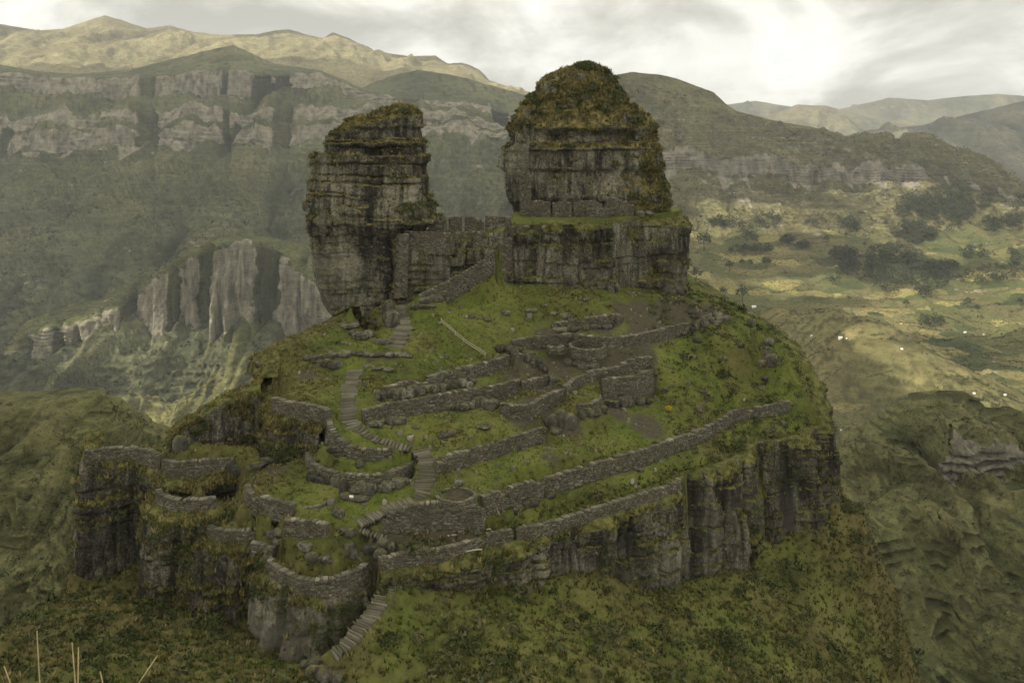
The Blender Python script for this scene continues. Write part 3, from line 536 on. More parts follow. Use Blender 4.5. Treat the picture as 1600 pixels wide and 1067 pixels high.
for a in ([(540, 500, 184), (590, 480, 189), (612, 470, 191)], [(430, 545, 172.5), (500, 515, 180)], [(430, 590, 165), (500, 585, 166), (540, 600, 163)], [(440, 614, 161.4), (500, 622, 158.5), (530, 630, 157)],
          [(700, 480, 189.6), (780, 470, 192.5), (860, 470, 194), (960, 470, 195)], [(700, 520, 181), (760, 515, 183)], [(650, 545, 175.2), (700, 560, 176.2), (760, 550, 178.5)], [(600, 580, 166.5), (680, 570, 170.5)],
          [(1000, 460, 203), (1080, 470, 206)], [(700, 660, 158), (780, 650, 162.4), (840, 648, 163.6)], [(720, 690, 150.5), (800, 672, 157)], [(900, 690, 162), (1000, 660, 172), (1100, 630, 182)], [(800, 735, 148.8), (900, 712, 156.4), (1000, 688, 164.2)],
          [(1050, 570, 187), (1130, 588, 193), (1195, 604, 197.5)], [(1100, 520, 198), (1170, 545, 197)], [(1000, 620, 180), (1080, 640, 179)], [(850, 808, 145.6), (1000, 765, 157), (1130, 716, 172), (1250, 672, 190)]):
    con([PW(*q) for q in a])
# right shoulder silhouette
con([(46.2, 214.5, -36.6), (50.5, 209.5, -39), (55.2, 205, -41.2), (56.8, 199.5, -47.4), (59.5, 195.2, -52.8), (62, 191.6, -57.8)])
con([(41.5, 213.5, -34.8), (44, 206, -37.5), (50.5, 199.5, -43)])
# slopes below the cliffs, the saddle on the lower left, and the drop on both sides
con([PW(480, 1050, 121.5), PW(518, 1024, 123)])
con([PW(-60, 1067, 108), PW(100, 1067, 112), PW(300, 1067, 115), (PW(470, 1067, 118)), PW(600, 1067, 119), PW(800, 1067, 122), PW(1000, 1067, 127), PW(1200, 1067, 140), PW(1330, 1067, 158)])
con([PW(60, 1010, 121), PW(200, 992, 130), PW(330, 1000, 129), PW(400, 1030, 125), PW(450, 1055, 122)]); con([PW(140, 930, 145), PW(220, 950, 138), PW(300, 965, 135)])
con([PW(-10, 1003, 119), PW(40, 966, 131), PW(90, 945, 142), PW(130, 925, 150)])
con([(-74, 118, -73), (-74, 135, -78), (-74, 152, -84)]); con([(-94, 84, -84), (-94, 150, -112), (-94, 230, -130)])
con([PW(620, 960, 129.4), PW(700, 985, 128.6), PW(850, 985, 133)]); con([PW(900, 960, 141), PW(1050, 965, 147), PW(1200, 930, 165)])
con([PW(1250, 850, 181), PW(1290, 800, 190)]); con([(68, 186, -76), (69.5, 191, -74), (69.5, 200, -76), (66, 215, -74)]); con([(73.5, 183, -93), (75.6, 190, -88.5), (76, 202, -91), (73, 216, -90)])
con([(79.5, 185, -110), (81, 190, -107.5), (82, 204, -110)]); con([(101, 120, -168), (101, 200, -160), (92, 255, -165)]); con([(66, 150, -104), (88, 178, -128)]); con([(60, 255, -120), (30, 260, -110), (-20, 260, -105), (-60, 255, -120)])
con([(-92, 90, -80), (-40, 90, -72), (0, 86, -88), (40, 86, -118), (90, 90, -170)])
con([(-26, 222, -40), (-12, 214, -34), (-4, 215, -34), (0, 232, -36), (12, 243, -38), (34, 243, -38)]); con([(-29, 226, -48), (-34, 220, -60), (-40, 205, -70), (-50, 190, -75), (-66, 180, -86)])
ALLC = np.concatenate(CON)
PLAT = np.r_[top_rim, [(6, 233), (1.5, 222), (-1, 207), (-11, 207), (-13, 212)]]
def in_poly(x, y, poly):
    r = np.zeros(x.shape, bool); n = len(poly)
    for a in range(n):
        (xa, ya), (xb, yb) = poly[a - 1], poly[a]
        c = (ya > y) != (yb > y)
        r ^= c & (x < (xb - xa) * (y - ya) / ((yb - ya) if yb != ya else 1e-9) + xa)
    return r
Hc = None
for h in (3.2, 1.6, 0.8, 0.4):
    nx, ny = int((X1 - X0) / h) + 1, int((Y1 - Y0) / h) + 1
    gx = X0 + h * np.arange(nx); gy = Y0 + h * np.arange(ny); GX, GY = np.meshgrid(gx, gy)
    if Hc is None: H = np.full((ny, nx), -70.0)
    else:
        fx = np.clip(np.arange(nx) / 2, 0, Hc.shape[1] - 1); fy = np.clip(np.arange(ny) / 2, 0, Hc.shape[0] - 1)
        x0 = np.minimum(fx.astype(int), Hc.shape[1] - 2); y0 = np.minimum(fy.astype(int), Hc.shape[0] - 2); ax = (fx - x0)[None]; ay = (fy - y0)[:, None]
        H = (Hc[y0][:, x0] * (1 - ax) + Hc[y0][:, x0 + 1] * ax) * (1 - ay) + (Hc[y0 + 1][:, x0] * (1 - ax) + Hc[y0 + 1][:, x0 + 1] * ax) * ay
    ci = np.round((ALLC[:, 0] - X0) / h).astype(int); cj = np.round((ALLC[:, 1] - Y0) / h).astype(int)
    ok = (ci >= 0) & (ci < nx) & (cj >= 0) & (cj < ny); ci, cj = ci[ok], cj[ok]
    sm = np.zeros((ny, nx)); ct = np.zeros((ny, nx)); np.add.at(sm, (cj, ci), ALLC[ok, 2]); np.add.at(ct, (cj, ci), 1)
    ins = in_poly(GX, GY, PLAT); fixed = (ct > 0) | ins
    val = np.where(ct > 0, sm / np.maximum(ct, 1), 0); val[ins] = np.interp(GX[ins], [-4, 0], [-20.5, -18.75]) + np.where(GX[ins] > 0, .09 * np.clip(GY[ins] - 201, 0, 14), 0)
    H[fixed] = val[fixed]
    red = ((np.arange(nx)[None] + np.arange(ny)[:, None]) % 2 == 0)
    for it in range(220 if h > 0.5 else 140):
        for m_ in (red, ~red):
            Pd = np.pad(H, 1, mode='edge'); avg = (Pd[:-2, 1:-1] + Pd[2:, 1:-1] + Pd[1:-1, :-2] + Pd[1:-1, 2:]) / 4
            upd = m_ & ~fixed; H[upd] += 1.6 * (avg - H)[upd]
    Hc = H
HF, HX, HY, HH = Hc, gx, gy, 0.4
grd = np.hypot(*np.gradient(HF, HH))
GP = np.stack([GX.ravel(), GY.ravel(), np.zeros(GX.size)], 1)
low = smooth(-57, -66, HF).ravel()
dst_fix = np.where(fixed, 0.25, 1.0).ravel()
HF = (HF.ravel() + (0.34 * fbm(GP * 0.35, 4, 0.55, 1) + 0.9 * smooth(22, 45, GP[:, 0]) * smooth(-55, -48, HF).ravel() * fbm(GP * .22, 4, .55, 5) + low * 1.3 * fbm(GP * 0.16, 4, 0.55, 2) + low * 0.5 * fbm(GP * 0.7, 3, .5, 3)) * dst_fix).reshape(HF.shape)
def hgt(x, y):
    fx = np.clip((np.asarray(x) - X0) / HH, 0, HF.shape[1] - 1.001); fy = np.clip((np.asarray(y) - Y0) / HH, 0, HF.shape[0] - 1.001)
    i, j = fx.astype(int), fy.astype(int); a, b = fx - i, fy - j
    return (HF[j, i] * (1 - a) + HF[j, i + 1] * a) * (1 - b) + (HF[j + 1, i] * (1 - a) + HF[j + 1, i + 1] * a) * b
def ray_ground(px, py):
    """where the sight line through a photo point first meets the hill"""
    Y = np.arange(95, 240, 0.1); X = (px - 800) * Y / FPX; Z = -(py - HZ) * Y / FPX
    dd = hgt(X, Y) - Z; k = np.argmax(dd >= 0) if (dd >= 0).any() else np.argmax(dd - .002 * np.abs(Y - 185)); return np.array([X[k], Y[k], hgt(X[k], Y[k])])
soil = np.zeros(GX.size)
def patch(px, py, r, s=1.0):
    global soil
    q = ray_ground(px, py); soil = np.maximum(soil, s * np.exp(-((GP[:, 0] - q[0]) ** 2 + (GP[:, 1] - q[1]) ** 2) / (r * r)))
for a in ((985, 493, 4.5), (1010, 490, 4.5), (1050, 490, 4), (940, 512, 3), (1000, 510, 4), (860, 545, 4), (905, 560, 4.5), (960, 552, 5), (1000, 545, 4), (870, 575, 4), (830, 575, 4, .7), (845, 600, 3.5), (815, 640, 3), (845, 645, 3.5), (800, 585, 3, .7), (890, 665, 2.5),
          (960, 640, 3), (1010, 665, 3.5), (620, 842, 2.5), (660, 843, 3), (700, 838, 3.5), (640, 838, 3), (713, 776, 2.2), (480, 585, 2), (610, 556, 2.5, .7), (580, 560, 2.5, .6), (600, 850, 2), (520, 555, 2.5, .6), (430, 735, 2.5, .7), (860, 715, 2, .8), (1080, 485, 5, .8), (1110, 490, 4, .8), (800, 545, 3, .6), (575, 660, 1.8, .6), (640, 690, 1.5, .6), (930, 590, 2.5, .7), (680, 720, 1.6, .6)):
    patch(*a)
dryv = np.clip(0.22 + 0.9 * fbm(GP * 0.07, 4, 0.55, 11) + 0.30 * low + 0.22 * smooth(50, 66, GP[:, 0]) + 0.45 * smooth(-26, -42, GP[:, 0]), 0, 1)
gm = grd.ravel(); soil = np.maximum(soil, .75 * smooth(.30, .5, fbm(GP * .16, 4, .6, 33))); dryv = np.clip(dryv + 0.25 * smooth(1.2, 2.5, gm), 0, 1)
soil = np.clip(soil + 0.25 * smooth(2, 4, gm), 0, 1)
fh = grid_faces(*GX.shape)[:, ::-1]; cy_ = GP[fh, 1].mean(1); fh = fh[(cy_ > 100) & (cy_ < 246)]
add('mesa_hillside', np.c_[GP[:, :2], HF.ravel()], fh, M_HILL, None, {'soil': soil, 'dry': dryv}, True, kind='structure')
# ------------------------------------------------------------------ rock
def rockdisp(P, seed=0, lay=0.45, notch=0.5, col=1.0, fine=0.35, tl=1.5, vjw=0.55, big=0.0, sw=1.0):
    """outward offset of a bedded, jointed rock face at points P, and how deep in a crack each point lies"""
    rg = np.random.default_rng(100 + seed); wv = fbm(P * 0.06, 3, 0.5, seed) * 1.5
    zz = P[:, 2] + wv + 0.15 * fbm(P * 0.6, 2, 0.5, seed + 1)
    b = np.cumsum((rg.gamma(1.5, .62, 220) + .12) * tl) - 110; b = b - b[0] - 120
    i = np.clip(np.searchsorted(b, zz), 1, len(b) - 1); d = np.minimum(zz - b[i - 1], b[i] - zz)
    along = noise3(np.stack([P[:, 0] * .13, P[:, 1] * .13, i * 3.7], 1))
    off = sw * lay * ((hash1(i, seed) - 0.5) * 1.3 + along * 1.6)
    strength = smooth(-0.35, 0.35, noise3(P * np.array([.09, .09, .2]) + 31 + seed)) * (0.4 + 0.6 * hash1(i, seed + 5)) * np.clip(sw * 1.3, 0, 1)
    nt = np.exp(-(d / 0.13) ** 2) * strength
    v = fbm(P * np.array([.30, .30, .035]), 3, 0.5, seed + 2)
    vj = np.exp(-(noise3(P * np.array([.42, .42, .05]) + seed * 3.1) / 0.07) ** 2)
    off = off - notch * nt + col * 0.9 * v - vjw * col * vj * smooth(-.15, .3, noise3(P * .11 + 7.7)) + big * fbm(P * np.array([.10, .10, .035]), 3, .5, seed + 7) + fine * fbm(P * 0.9, 4, 0.55, seed + 3)
    return off, np.clip(nt * 1.0 + vj * vjw * smooth(-.15, .3, noise3(P * .11 + 7.7)) + smooth(0.05, -0.5, v) * 0.25, 0, 1)
SCAT = []                                                               # (points, normals, kind) for later planting
def finish_rock(name, Pg, crack, mat, wrap, parent=None, pale=None, topgrass=None, gthr=0.55, seed=0, **props):
    n = grid_normals(Pg, wrap).reshape(-1, 3); Q = Pg.reshape(-1, 3)
    g = smooth(gthr - 0.22, gthr + 0.15, n[:, 2] + 0.45 * fbm(Q * 0.28, 4, 0.6, seed + 20))
    if topgrass is not None: g = np.maximum(g, topgrass)
    pl = np.zeros(len(Q)) if pale is None else np.clip(pale, 0, 1)
    o = add(name, Q, grid_faces(*Pg.shape[:2], wrap), mat, parent, {'grass': g * (1 - 0.6 * crack), 'crack': crack, 'pale': pl}, True, **props)
    return o, Q, n, g
for ci_, cl in enumerate(CLIFFS):
    P, s = resample(cl['P'], 0.30); nrm = left_normals(P, 21); hh = P[:, 2] - P[:, 3] + 1.8
    nrow = int(hh.max() / 0.29) + 7; tin = np.array([2.7, 1.8, 1.0, 0.4, 0.0])
    rows = []; par = []
    for k in range(nrow):
        if k < 5: rows.append(np.c_[P[:, :2] + nrm * (tin[k] - 0.3), P[:, 2] + 0.06 - 0.03 * k]); par.append(np.zeros(len(P)))
        else:
            f = (k - 4) / (nrow - 5); dz = hh * f
            rows.append(np.c_[P[:, :2] - nrm * (0.35 + cl['batter'] * dz)[:, None], P[:, 2] - dz]); par.append(dz)
    G = np.array(rows); dz = np.array(par).ravel(); Q = G.reshape(-1, 3)
    off, crack = rockdisp(Q, cl['seed'], 0.55, 0.45, cl.get('col', 1.3), 0.5, 1.7, 0.5, 3.2); wgt = smooth(0.0, 1.6, dz)
    pxc = np.tile(800 + FPX * P[:, 0] / P[:, 1], nrow)
    for (cpx, cd, cw) in cl.get('clefts', ()): off -= cd * np.exp(-((pxc - cpx + 3 * noise3(Q * .3)) / cw) ** 2)
    if 'over' in cl:
        o0, o1 = cl['over']; ow = smooth(o0, o0 + 25, pxc) * (1 - smooth(o1 - 40, o1, pxc)) * smooth(-.35, .1, noise3(np.c_[Q[:, :2] * .12, dz * 0]))
        off += ow * (0.6 * np.exp(-((dz - 2.2) / 1.3) ** 2) - 0.9 * smooth(3.2, 4.4, dz))
    off = np.maximum(off + 1.2, 0.08) * wgt
    NN = np.tile(nrm, (nrow, 1)); Q[:, :2] -= NN * off[:, None]
    Q[:, 2] += 0.12 * fbm(Q * 0.8, 3, 0.5, 5) * (wgt + .3)
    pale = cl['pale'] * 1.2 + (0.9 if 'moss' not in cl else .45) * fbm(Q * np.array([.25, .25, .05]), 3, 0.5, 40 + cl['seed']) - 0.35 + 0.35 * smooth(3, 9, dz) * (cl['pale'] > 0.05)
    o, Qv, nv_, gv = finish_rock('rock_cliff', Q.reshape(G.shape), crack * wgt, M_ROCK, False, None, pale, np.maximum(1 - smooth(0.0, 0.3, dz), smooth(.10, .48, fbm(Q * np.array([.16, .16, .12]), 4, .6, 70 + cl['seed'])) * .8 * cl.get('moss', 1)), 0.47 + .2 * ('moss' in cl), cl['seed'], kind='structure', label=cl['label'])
    SCAT.append((Qv, nv_, gv, dz, 'cliff'))

def horn(name, label, Yc, prof, depth, seed, expo, lay, notch, tl, ycen=None, col=0.8, vjw=0.15, big=1.2, swf=None, prf=None):
    root = thing(name, label, 'rock', None, (0, Yc, 0))
    pr = np.array(prof, dtype=float); ys = np.arange(pr[0, 0], pr[-1, 0] + 0.1, 0.24 * FPX / Yc)
    xl, xr = np.interp(ys, pr[:, 0], pr[:, 1]), np.interp(ys, pr[:, 0], pr[:, 2])
    xl = smooth1(xl, 5); xr = smooth1(xr, 5)
    a = (xr - xl) / 2 * Yc / FPX; xc = ((xl + xr) / 2 - 800) * Yc / FPX; z = -(ys - HZ) * Yc / FPX
    nth = 380; th = np.linspace(0, 2 * np.pi, nth, endpoint=False); ct, st = np.cos(th), np.sin(th); e = 2 / expo
    cx_ = np.sign(ct) * np.abs(ct) ** e; sy_ = np.sign(st) * np.abs(st) ** e
    b = np.minimum(a * depth, a.max() * depth)
    G = np.stack([xc[:, None] + a[:, None] * cx_[None], Yc - root.location[1] + b[:, None] * sy_[None] + (np.zeros(len(ys)) if ycen is None else np.interp(ys, *ycen))[:, None], z[:, None] * np.ones((1, nth))], -1)
    capf = np.array([0.66, 0.33, 0.02])[::-1]; c0 = G[0].mean(0)
    caps = np.array([c0 + (G[0] - c0) * k + np.array([0, 0, 0.35 * (1 - k * k)]) for k in capf]); G = np.concatenate([caps, G])
    n0 = grid_normals(G, True); Q = G.reshape(-1, 3) ; N0 = n0.reshape(-1, 3)
    cen = np.stack([np.r_[[xc[0]] * 3, xc], np.zeros(len(xc) + 3)], 1).repeat(nth, 0); out = Q[:, :2] - cen; sg = np.sign((out * N0[:, :2]).sum(1)); sg[sg == 0] = 1
    N0 = N0 * sg[:, None]
    off, crack = rockdisp(Q + np.array([0, Yc, 0]), seed, lay, notch, col, 0.55, tl, vjw, big, 1.0 if swf is None else swf(Q))
    if prf is not None: off = off + np.interp(-Q[:, 2], -np.array(prf[0]), prf[1]) * smooth(-.4, .15, fbm(Q * [.12, .12, .03], 3, .5, seed + 30))
    dzt = (z[0] - Q[:, 2]); wgt = smooth(-0.5, 4.5, dzt) * 0.85 + 0.15
    Q = Q + N0 * ((off - 0.1) * wgt)[:, None]
    return root, Q.reshape(G.shape), crack
hl, G, crack = horn('rock_horn', 'left rock horn, a layered tower with dark ledges and a grassy slanted top', 202.0,
    [(168, 618, 640), (172, 602, 652), (177, 588, 657), (186, 556, 660), (198, 532, 657), (208, 518, 658), (218, 508, 660), (235, 503, 663), (250, 493, 665), (258, 489, 667), (280, 485, 669), (300, 482, 669), (318, 480, 671), (328, 479, 676), (338, 478, 692), (348, 478, 694), (356, 479, 660), (370, 487, 650), (400, 490, 648), (440, 495, 646), (465, 503, 645), (480, 511, 644), (490, 517, 642), (498, 521, 640), (510, 525, 638), (530, 530, 630)],
    0.50, 21, 2.7, 0.62, 1.25, 1.25, None, 0.7, 0.10, 1.3, lambda Q: np.clip(.25 + .9 * smooth(-20.5, -17, Q[:, 2]) * (.75 + .8 * noise3(Q * .15)), .2, 1.3))
Qf = G.reshape(-1, 3)
pale = 0.7 * smooth(-21.5, -26, Qf[:, 2]) * smooth(-28, -35, Qf[:, 0]) + 0.3 * fbm(Qf * .2, 3, .5, 60) - 0.15
o, Qv, nv_, gv = finish_rock('rock_body', G, crack, M_HORN, True, hl, pale, 0.9 * smooth(1.5, 3.5, Qf[:, 2] + 2.5 * fbm(Qf * .2, 3, .5, 64) + .22 * (Qf[:, 0] + 27)*-1), 0.56, 21)
SCAT.append((Qv + np.array([0, 202, 0]), nv_, gv, None, hl))
hr, G, crack = horn('rock_horn', 'right rock horn, a broad dome thickly overgrown with brown grass above a walled platform', 219.0,
    [(104, 902, 930), (108, 892, 942), (112, 876, 948), (118, 862, 953), (126, 851, 958), (142, 840, 967), (160, 829, 982), (178, 812, 1003), (195, 798, 1017), (210, 792, 1023), (228, 787, 1029), (245, 784, 1033), (265, 782, 1036), (280, 783, 1041), (292, 787, 1043), (305, 795, 1044), (320, 802, 1044), (345, 808, 1046), (360, 810, 1048)],
    0.38, 22, 2.3, 0.8, 1.0, 3.4, None, 1.1, 0.13, 2.0, lambda Q: np.clip(.45 + .7 * noise3(Q * .12 + 3), .15, 1), ([-(y - 210) * 219 / 1500 for y in (190, 202, 212, 224, 232, 262, 268, 277, 294, 304, 330)], [.2, 1.1, -1.0, -.8, .3, .6, -.7, -.5, .2, 1.0, .2]))
o, Qv, nv_, gv = finish_rock('rock_body', G, crack, M_HORN, True, hr, 0.45 * fbm(G.reshape(-1, 3) * np.array([.2, .2, .06]), 3, .5, 61), smooth(-.30, -.05, fbm(G.reshape(-1, 3) * [.22, .22, .4], 4, .6, 65)) * np.maximum(0.9 * smooth(0.5, 3.5, G.reshape(-1, 3)[:, 2] + 10 * fbm(G.reshape(-1, 3) * 0.12, 3, .6, 62)), .8 * smooth(24.5, 29, G.reshape(-1, 3)[:, 0] + 5 * fbm(G.reshape(-1, 3) * .2, 3, .5, 63))), 0.50, 22)
SCAT.append((Qv + np.array([0, 219, 0]), nv_, gv, None, hr))
# ------------------------------------------------------------------ dry stone walls, stone by stone
BOXF = np.array([(0, 1, 2, 3), (0, 4, 5, 1), (1, 5, 6, 2), (2, 6, 7, 3), (3, 7, 4, 0)])      # front + four sides, back bedded in the core
def stones_mesh(S, C, T):
    """S: n x 8 x 3 corners; C: per-stone tint"""
    n = len(S); V = S.reshape(-1, 3); Fc = (np.arange(n)[:, None, None] * 8 + BOXF[None]).reshape(-1, 4)
    return V, Fc, np.repeat(C, 8)
def build_wall(P, label, thick, group, rg, cat='wall', name='retaining_wall', size=1.0, course=0.24):
    P, s = resample(P, 0.1); nrm = left_normals(P, 13); L = s[-1]
    mid = P[len(P) // 2]; root = thing(name, label, cat, group, (mid[0], mid[1], mid[3])); O = np.array([mid[0], mid[1], mid[3]])
    zt = P[:, 2] + 0.18 + 0.14 * noise3(np.c_[P[:, :2] * 0.45, s * 0]) - 0.75 * smooth(.38, .6, noise3(np.c_[P[:, :2] * .33 + 9, s * 0])) + 0.09 * noise3(np.c_[P[:, :2] * 0.9, s * 0]) + 0.05 * noise3(np.c_[P[:, :2] * 2.5, s * 0]); zb = P[:, 3] - 0.7
    # core
    k = max(1, int(0.4 / 0.1)); idx = np.unique(np.r_[np.arange(0, len(P), k), len(P) - 1]); front = 0.48
    bat = 0.06
    A = []
    for i in idx:
        p, n_, h = P[i, :2], nrm[i], zt[i] - zb[i]
        A += [np.r_[p - n_ * (front + bat * h - .06), zb[i]], np.r_[p - n_ * (front - .06), zt[i] - 0.08], np.r_[p + n_ * (thick - front), zt[i] - 0.08], np.r_[p + n_ * (thick - front), zt[i] - 1.0]]
    m = len(idx); Fc = [(4 * j + q, 4 * j + q + 4, 4 * j + q + 5, 4 * j + q + 1) for j in range(m - 1) for q in range(3)] + [(0, 1, 2, 3), (4 * m - 1, 4 * m - 2, 4 * m - 3, 4 * m - 4)]
    add('core', np.array(A) - O, Fc, M_CORE, root)
    S = []; C = []; hmax = (zt - zb).max(); d = 0.0; toprow = True
    while d < hmax:
        ch = course * rg.uniform(0.75, 1.3) * size; x = -rg.uniform(0, .3)
        while x < L:
            ln = rg.choice([rg.uniform(.16, .34), rg.uniform(.3, .62), rg.uniform(.5, .95)], p=[.4, .45, .15]) * size * (1.25 if toprow else 1.0); x0, x1 = max(x, 0.0), min(x + ln, L); x += ln
            if x1 - x0 < 0.08: continue
            i0, i1 = int(x0 / L * (len(P) - 1)), int(x1 / L * (len(P) - 1)); i = (i0 + i1) // 2
            if d + ch * .5 > zt[i] - zb[i]: continue
            pr = rg.uniform(-0.03, 0.07); g = 0.022
            hc = ch * rg.uniform(0.8, 1.08); depth = thick if toprow else 0.26
            c8 = []
            for (q, dep) in ((0, 0), (1, 0)):
                for (ii, sg) in ((i0, 1), (i1, -1)): pass
            t0 = (P[i1, :2] - P[i0, :2]); t0 = t0 / (np.linalg.norm(t0) + 1e-9)
            up0 = zt[i] - d; lo0 = up0 - hc + g
            if toprow: up0 += rg.uniform(-.05, 0.11)
            fr0 = front + bat * d + pr
            def cor(ii, sg, zz, fr, jj): return np.r_[P[ii, :2] + t0 * sg * g - nrm[ii] * fr + rg.normal(0, jj, 2), zz + rg.normal(0, jj)]
            jj = 0.022
            c8 = [cor(i0, 1, lo0, fr0, jj), cor(i1, -1, lo0, fr0, jj), cor(i1, -1, up0, fr0 - .02, jj), cor(i0, 1, up0, fr0 - .02, jj),
                  cor(i0, 1, lo0, fr0 - depth, .01), cor(i1, -1, lo0, fr0 - depth, .01), cor(i1, -1, up0, fr0 - depth, .01), cor(i0, 1, up0, fr0 - depth, .01)]
            S.append(c8); C.append(np.clip(rg.beta(2.2, 2.6) + (0.10 if toprow else 0), 0, 1))
        d += ch; toprow = False
    V, Fc, T = stones_mesh(np.array(S), np.array(C), 0)
    add('stonework', V - O, Fc, M_STONE, root, {'tint': T}, kind='stuff')
    return root
rgw = np.random.default_rng(21)
for k, wl in WALLS.items():
    build_wall(wl['P'], wl['label'], wl['thick'], wl['group'], rgw)
# walls of the upper gate and of the right horn's platform, given by distance
def WY(top, Yd, foot_h, label, thick=0.8, group='walls between and beside the horns', **kw):
    P = np.array([np.r_[PW(a, b, Y), 0] for (a, b), Y in zip(top, np.broadcast_to(Yd, len(top)))]); P[:, 3] = P[:, 2] - foot_h
    build_wall(P, label, thick, group, rgw, **kw)
WY([(634, 361), (640, 363), (700, 365), (757, 363)], [198.0, 196.5, 196.2, 196.4], 3.6, 'long masonry facing along the top of the block joining the two horns')
WY([(640, 330), (652, 328), (666, 331)], 200.5, 4.2, 'tall wall stub against the left horn with dark niche beside it')
WY([(670, 344), (684, 340), (699, 341)], 199.4, 2.8, 'square pier next to the stub against the left horn')
WY([(701, 341), (716, 339), (722, 342)], 200.4, 2.7, 'middle parapet segment between the horns')
WY([(726, 341), (740, 340), (750, 344), (756, 350)], 200.4, 2.5, 'last parapet segment dropping towards the final steps')
WY([(758, 340), (775, 339), (798, 341)], 200.2, 2.6, 'corner wall at the left end of the right horn platform')
WY([(786, 354), (800, 355), (840, 355), (880, 355), (920, 354), (950, 350), (975, 347), (1000, 346)], [200.2, 200.4, 200.8, 201.0, 202.2, 206.5, 209, 211.5], 2.2, 'facing along the front lip of the right horn platform')
WY([(828, 316), (845, 314), (860, 317)], 209.6, 3.4, 'leftmost niche wall at the foot of the right horn')
WY([(863, 318), (880, 316), (893, 318)], 209.4, 3.0, 'second niche wall at the foot of the right horn')
WY([(896, 318), (915, 315), (930, 316), (941, 320)], 209.4, 2.8, 'long niche wall under the centre of the right horn')
WY([(916, 327), (935, 326), (955, 328)], 208.4, 1.9, 'low front wall before the niches of the right horn')
WY([(945, 312), (958, 310), (975, 316), (990, 322)], 210.6, 3.0, 'wall stepping down on the right of the niches')
WY([(812, 292), (822, 290), (830, 296)], 210, 5.5, 'slender pale pillar wall leaning on the right horn', name='leaning_wall')
# masonry block below the gate and parapet of the slanting stair
WY([(622, 372), (624, 368), (640, 366)], [198.5, 196.4, 195.8], 12.0, 'high corner masonry beside the left horn', 0.8, size=1.3)
WY([(757, 368), (772, 371), (788, 374), (796, 372)], [196.4, 196.6, 197.4, 199.0], 10.0, 'masonry face below the last steps to the platform', 0.8, size=1.2)
def slope_wall(a, b, n, hgt_, label, off=1.7, **kw):
    P = np.array([PW(*q) for q in a]); P, _ = resample(P, 1.0); nr = left_normals(P, 3); P[:, :2] -= nr * off
    P = np.c_[P, P[:, 2] - hgt_]; P[:, 2] += n; build_wall(P, label, 0.6, 'walls between and beside the horns', rgw, **kw)
slope_wall([(655, 462, 189.5), (690, 446, 191.5), (722, 428, 193.6), (752, 409, 195), (765, 395, 196)], 0, 0.7, 2.6, 'sloping parapet on the downhill side of the slanting stair flight')
# stone ring on the front structure and other rings
def ring(cx_, cy_, Yc, rad, h, label, ratio=1.0, open_=0):
    c = PW(cx_, cy_, Yc); th = np.linspace(-math.pi * 1.5 + open_, math.pi / 2 - open_, 40)[::1]
    P = np.stack([c[0] - rad * np.sin(th), c[1] + ratio * rad * np.cos(th), c[2] + 0 * th, c[2] - h + 0 * th], 1)[::-1]
    if np.cross(P[1, :2] - P[0, :2], c[:2] - P[0, :2]) < 0: P = P[::-1]
    build_wall(P, label, 0.55, 'rings and kerbs of small stones', rgw, name='stone_ring')
ring(713, 774, 141.6, 2.6, 0.5, 'oval stone ring on top of the tall smooth wall')
ring(485, 786, 141.2, 2.0, 0.45, 'small rectangular ring of low stones below the half-round terrace', 0.8)
ring(918, 540, 183.0, 3.1, 1.0, 'oval walled enclosure among the ruins', 1.25)
ring(868, 541, 182.0, 1.2, 0.6, 'little rubble circle next to the oval enclosure')

# ------------------------------------------------------------------ stairs: every tread a block
def block_mesh(nm, rg, sx=1, sy=1, sz=1):
    v = np.array([(x, y, z) for z in (-1, 0) for y in (-.5, .5) for x in (-.5, .5)], dtype=float)
    v = v + rg.normal(0, 0.08, v.shape); v *= (sx, sy, sz)
    return mesh_data(nm, v, [(0, 2, 3, 1), (4, 5, 7, 6), (0, 1, 5, 4), (2, 6, 7, 3), (0, 4, 6, 2), (1, 3, 7, 5)], M_STONE, {'tint': np.full(8, rg.uniform(.35, .95))})
STEP_ME = [block_mesh('step', rgw) for _ in range(10)]
for key, (P, width, n, label) in STAIRS.items():
    Q, s = resample(P, 0.1); nr = left_normals(Q, 15); m = P[-1]
    root = thing('stone_stairway', label, 'stairs', 'stone stairways of the ruin', tuple(m))
    for k in range(n):
        i = int((k + 0.5) / n * (len(Q) - 1)); run = s[-1] / n
        ang = math.atan2(nr[i, 1], nr[i, 0])
        o = bpy.data.objects.new('step', STEP_ME[int(rgw.integers(10))]); link(o, root)
        o.location = (Q[i, 0] - m[0] + rgw.normal(0, .06), Q[i, 1] - m[1] + rgw.normal(0, .03), Q[i, 2] - m[2] + 0.06 + rgw.normal(0, .015))
        o.rotation_euler = (rgw.normal(0, .02), rgw.normal(0, .02), ang + rgw.normal(0, .07)); o.scale = (width * rgw.uniform(0.78, 1.12), max(run * 0.80, 0.30), 0.6)

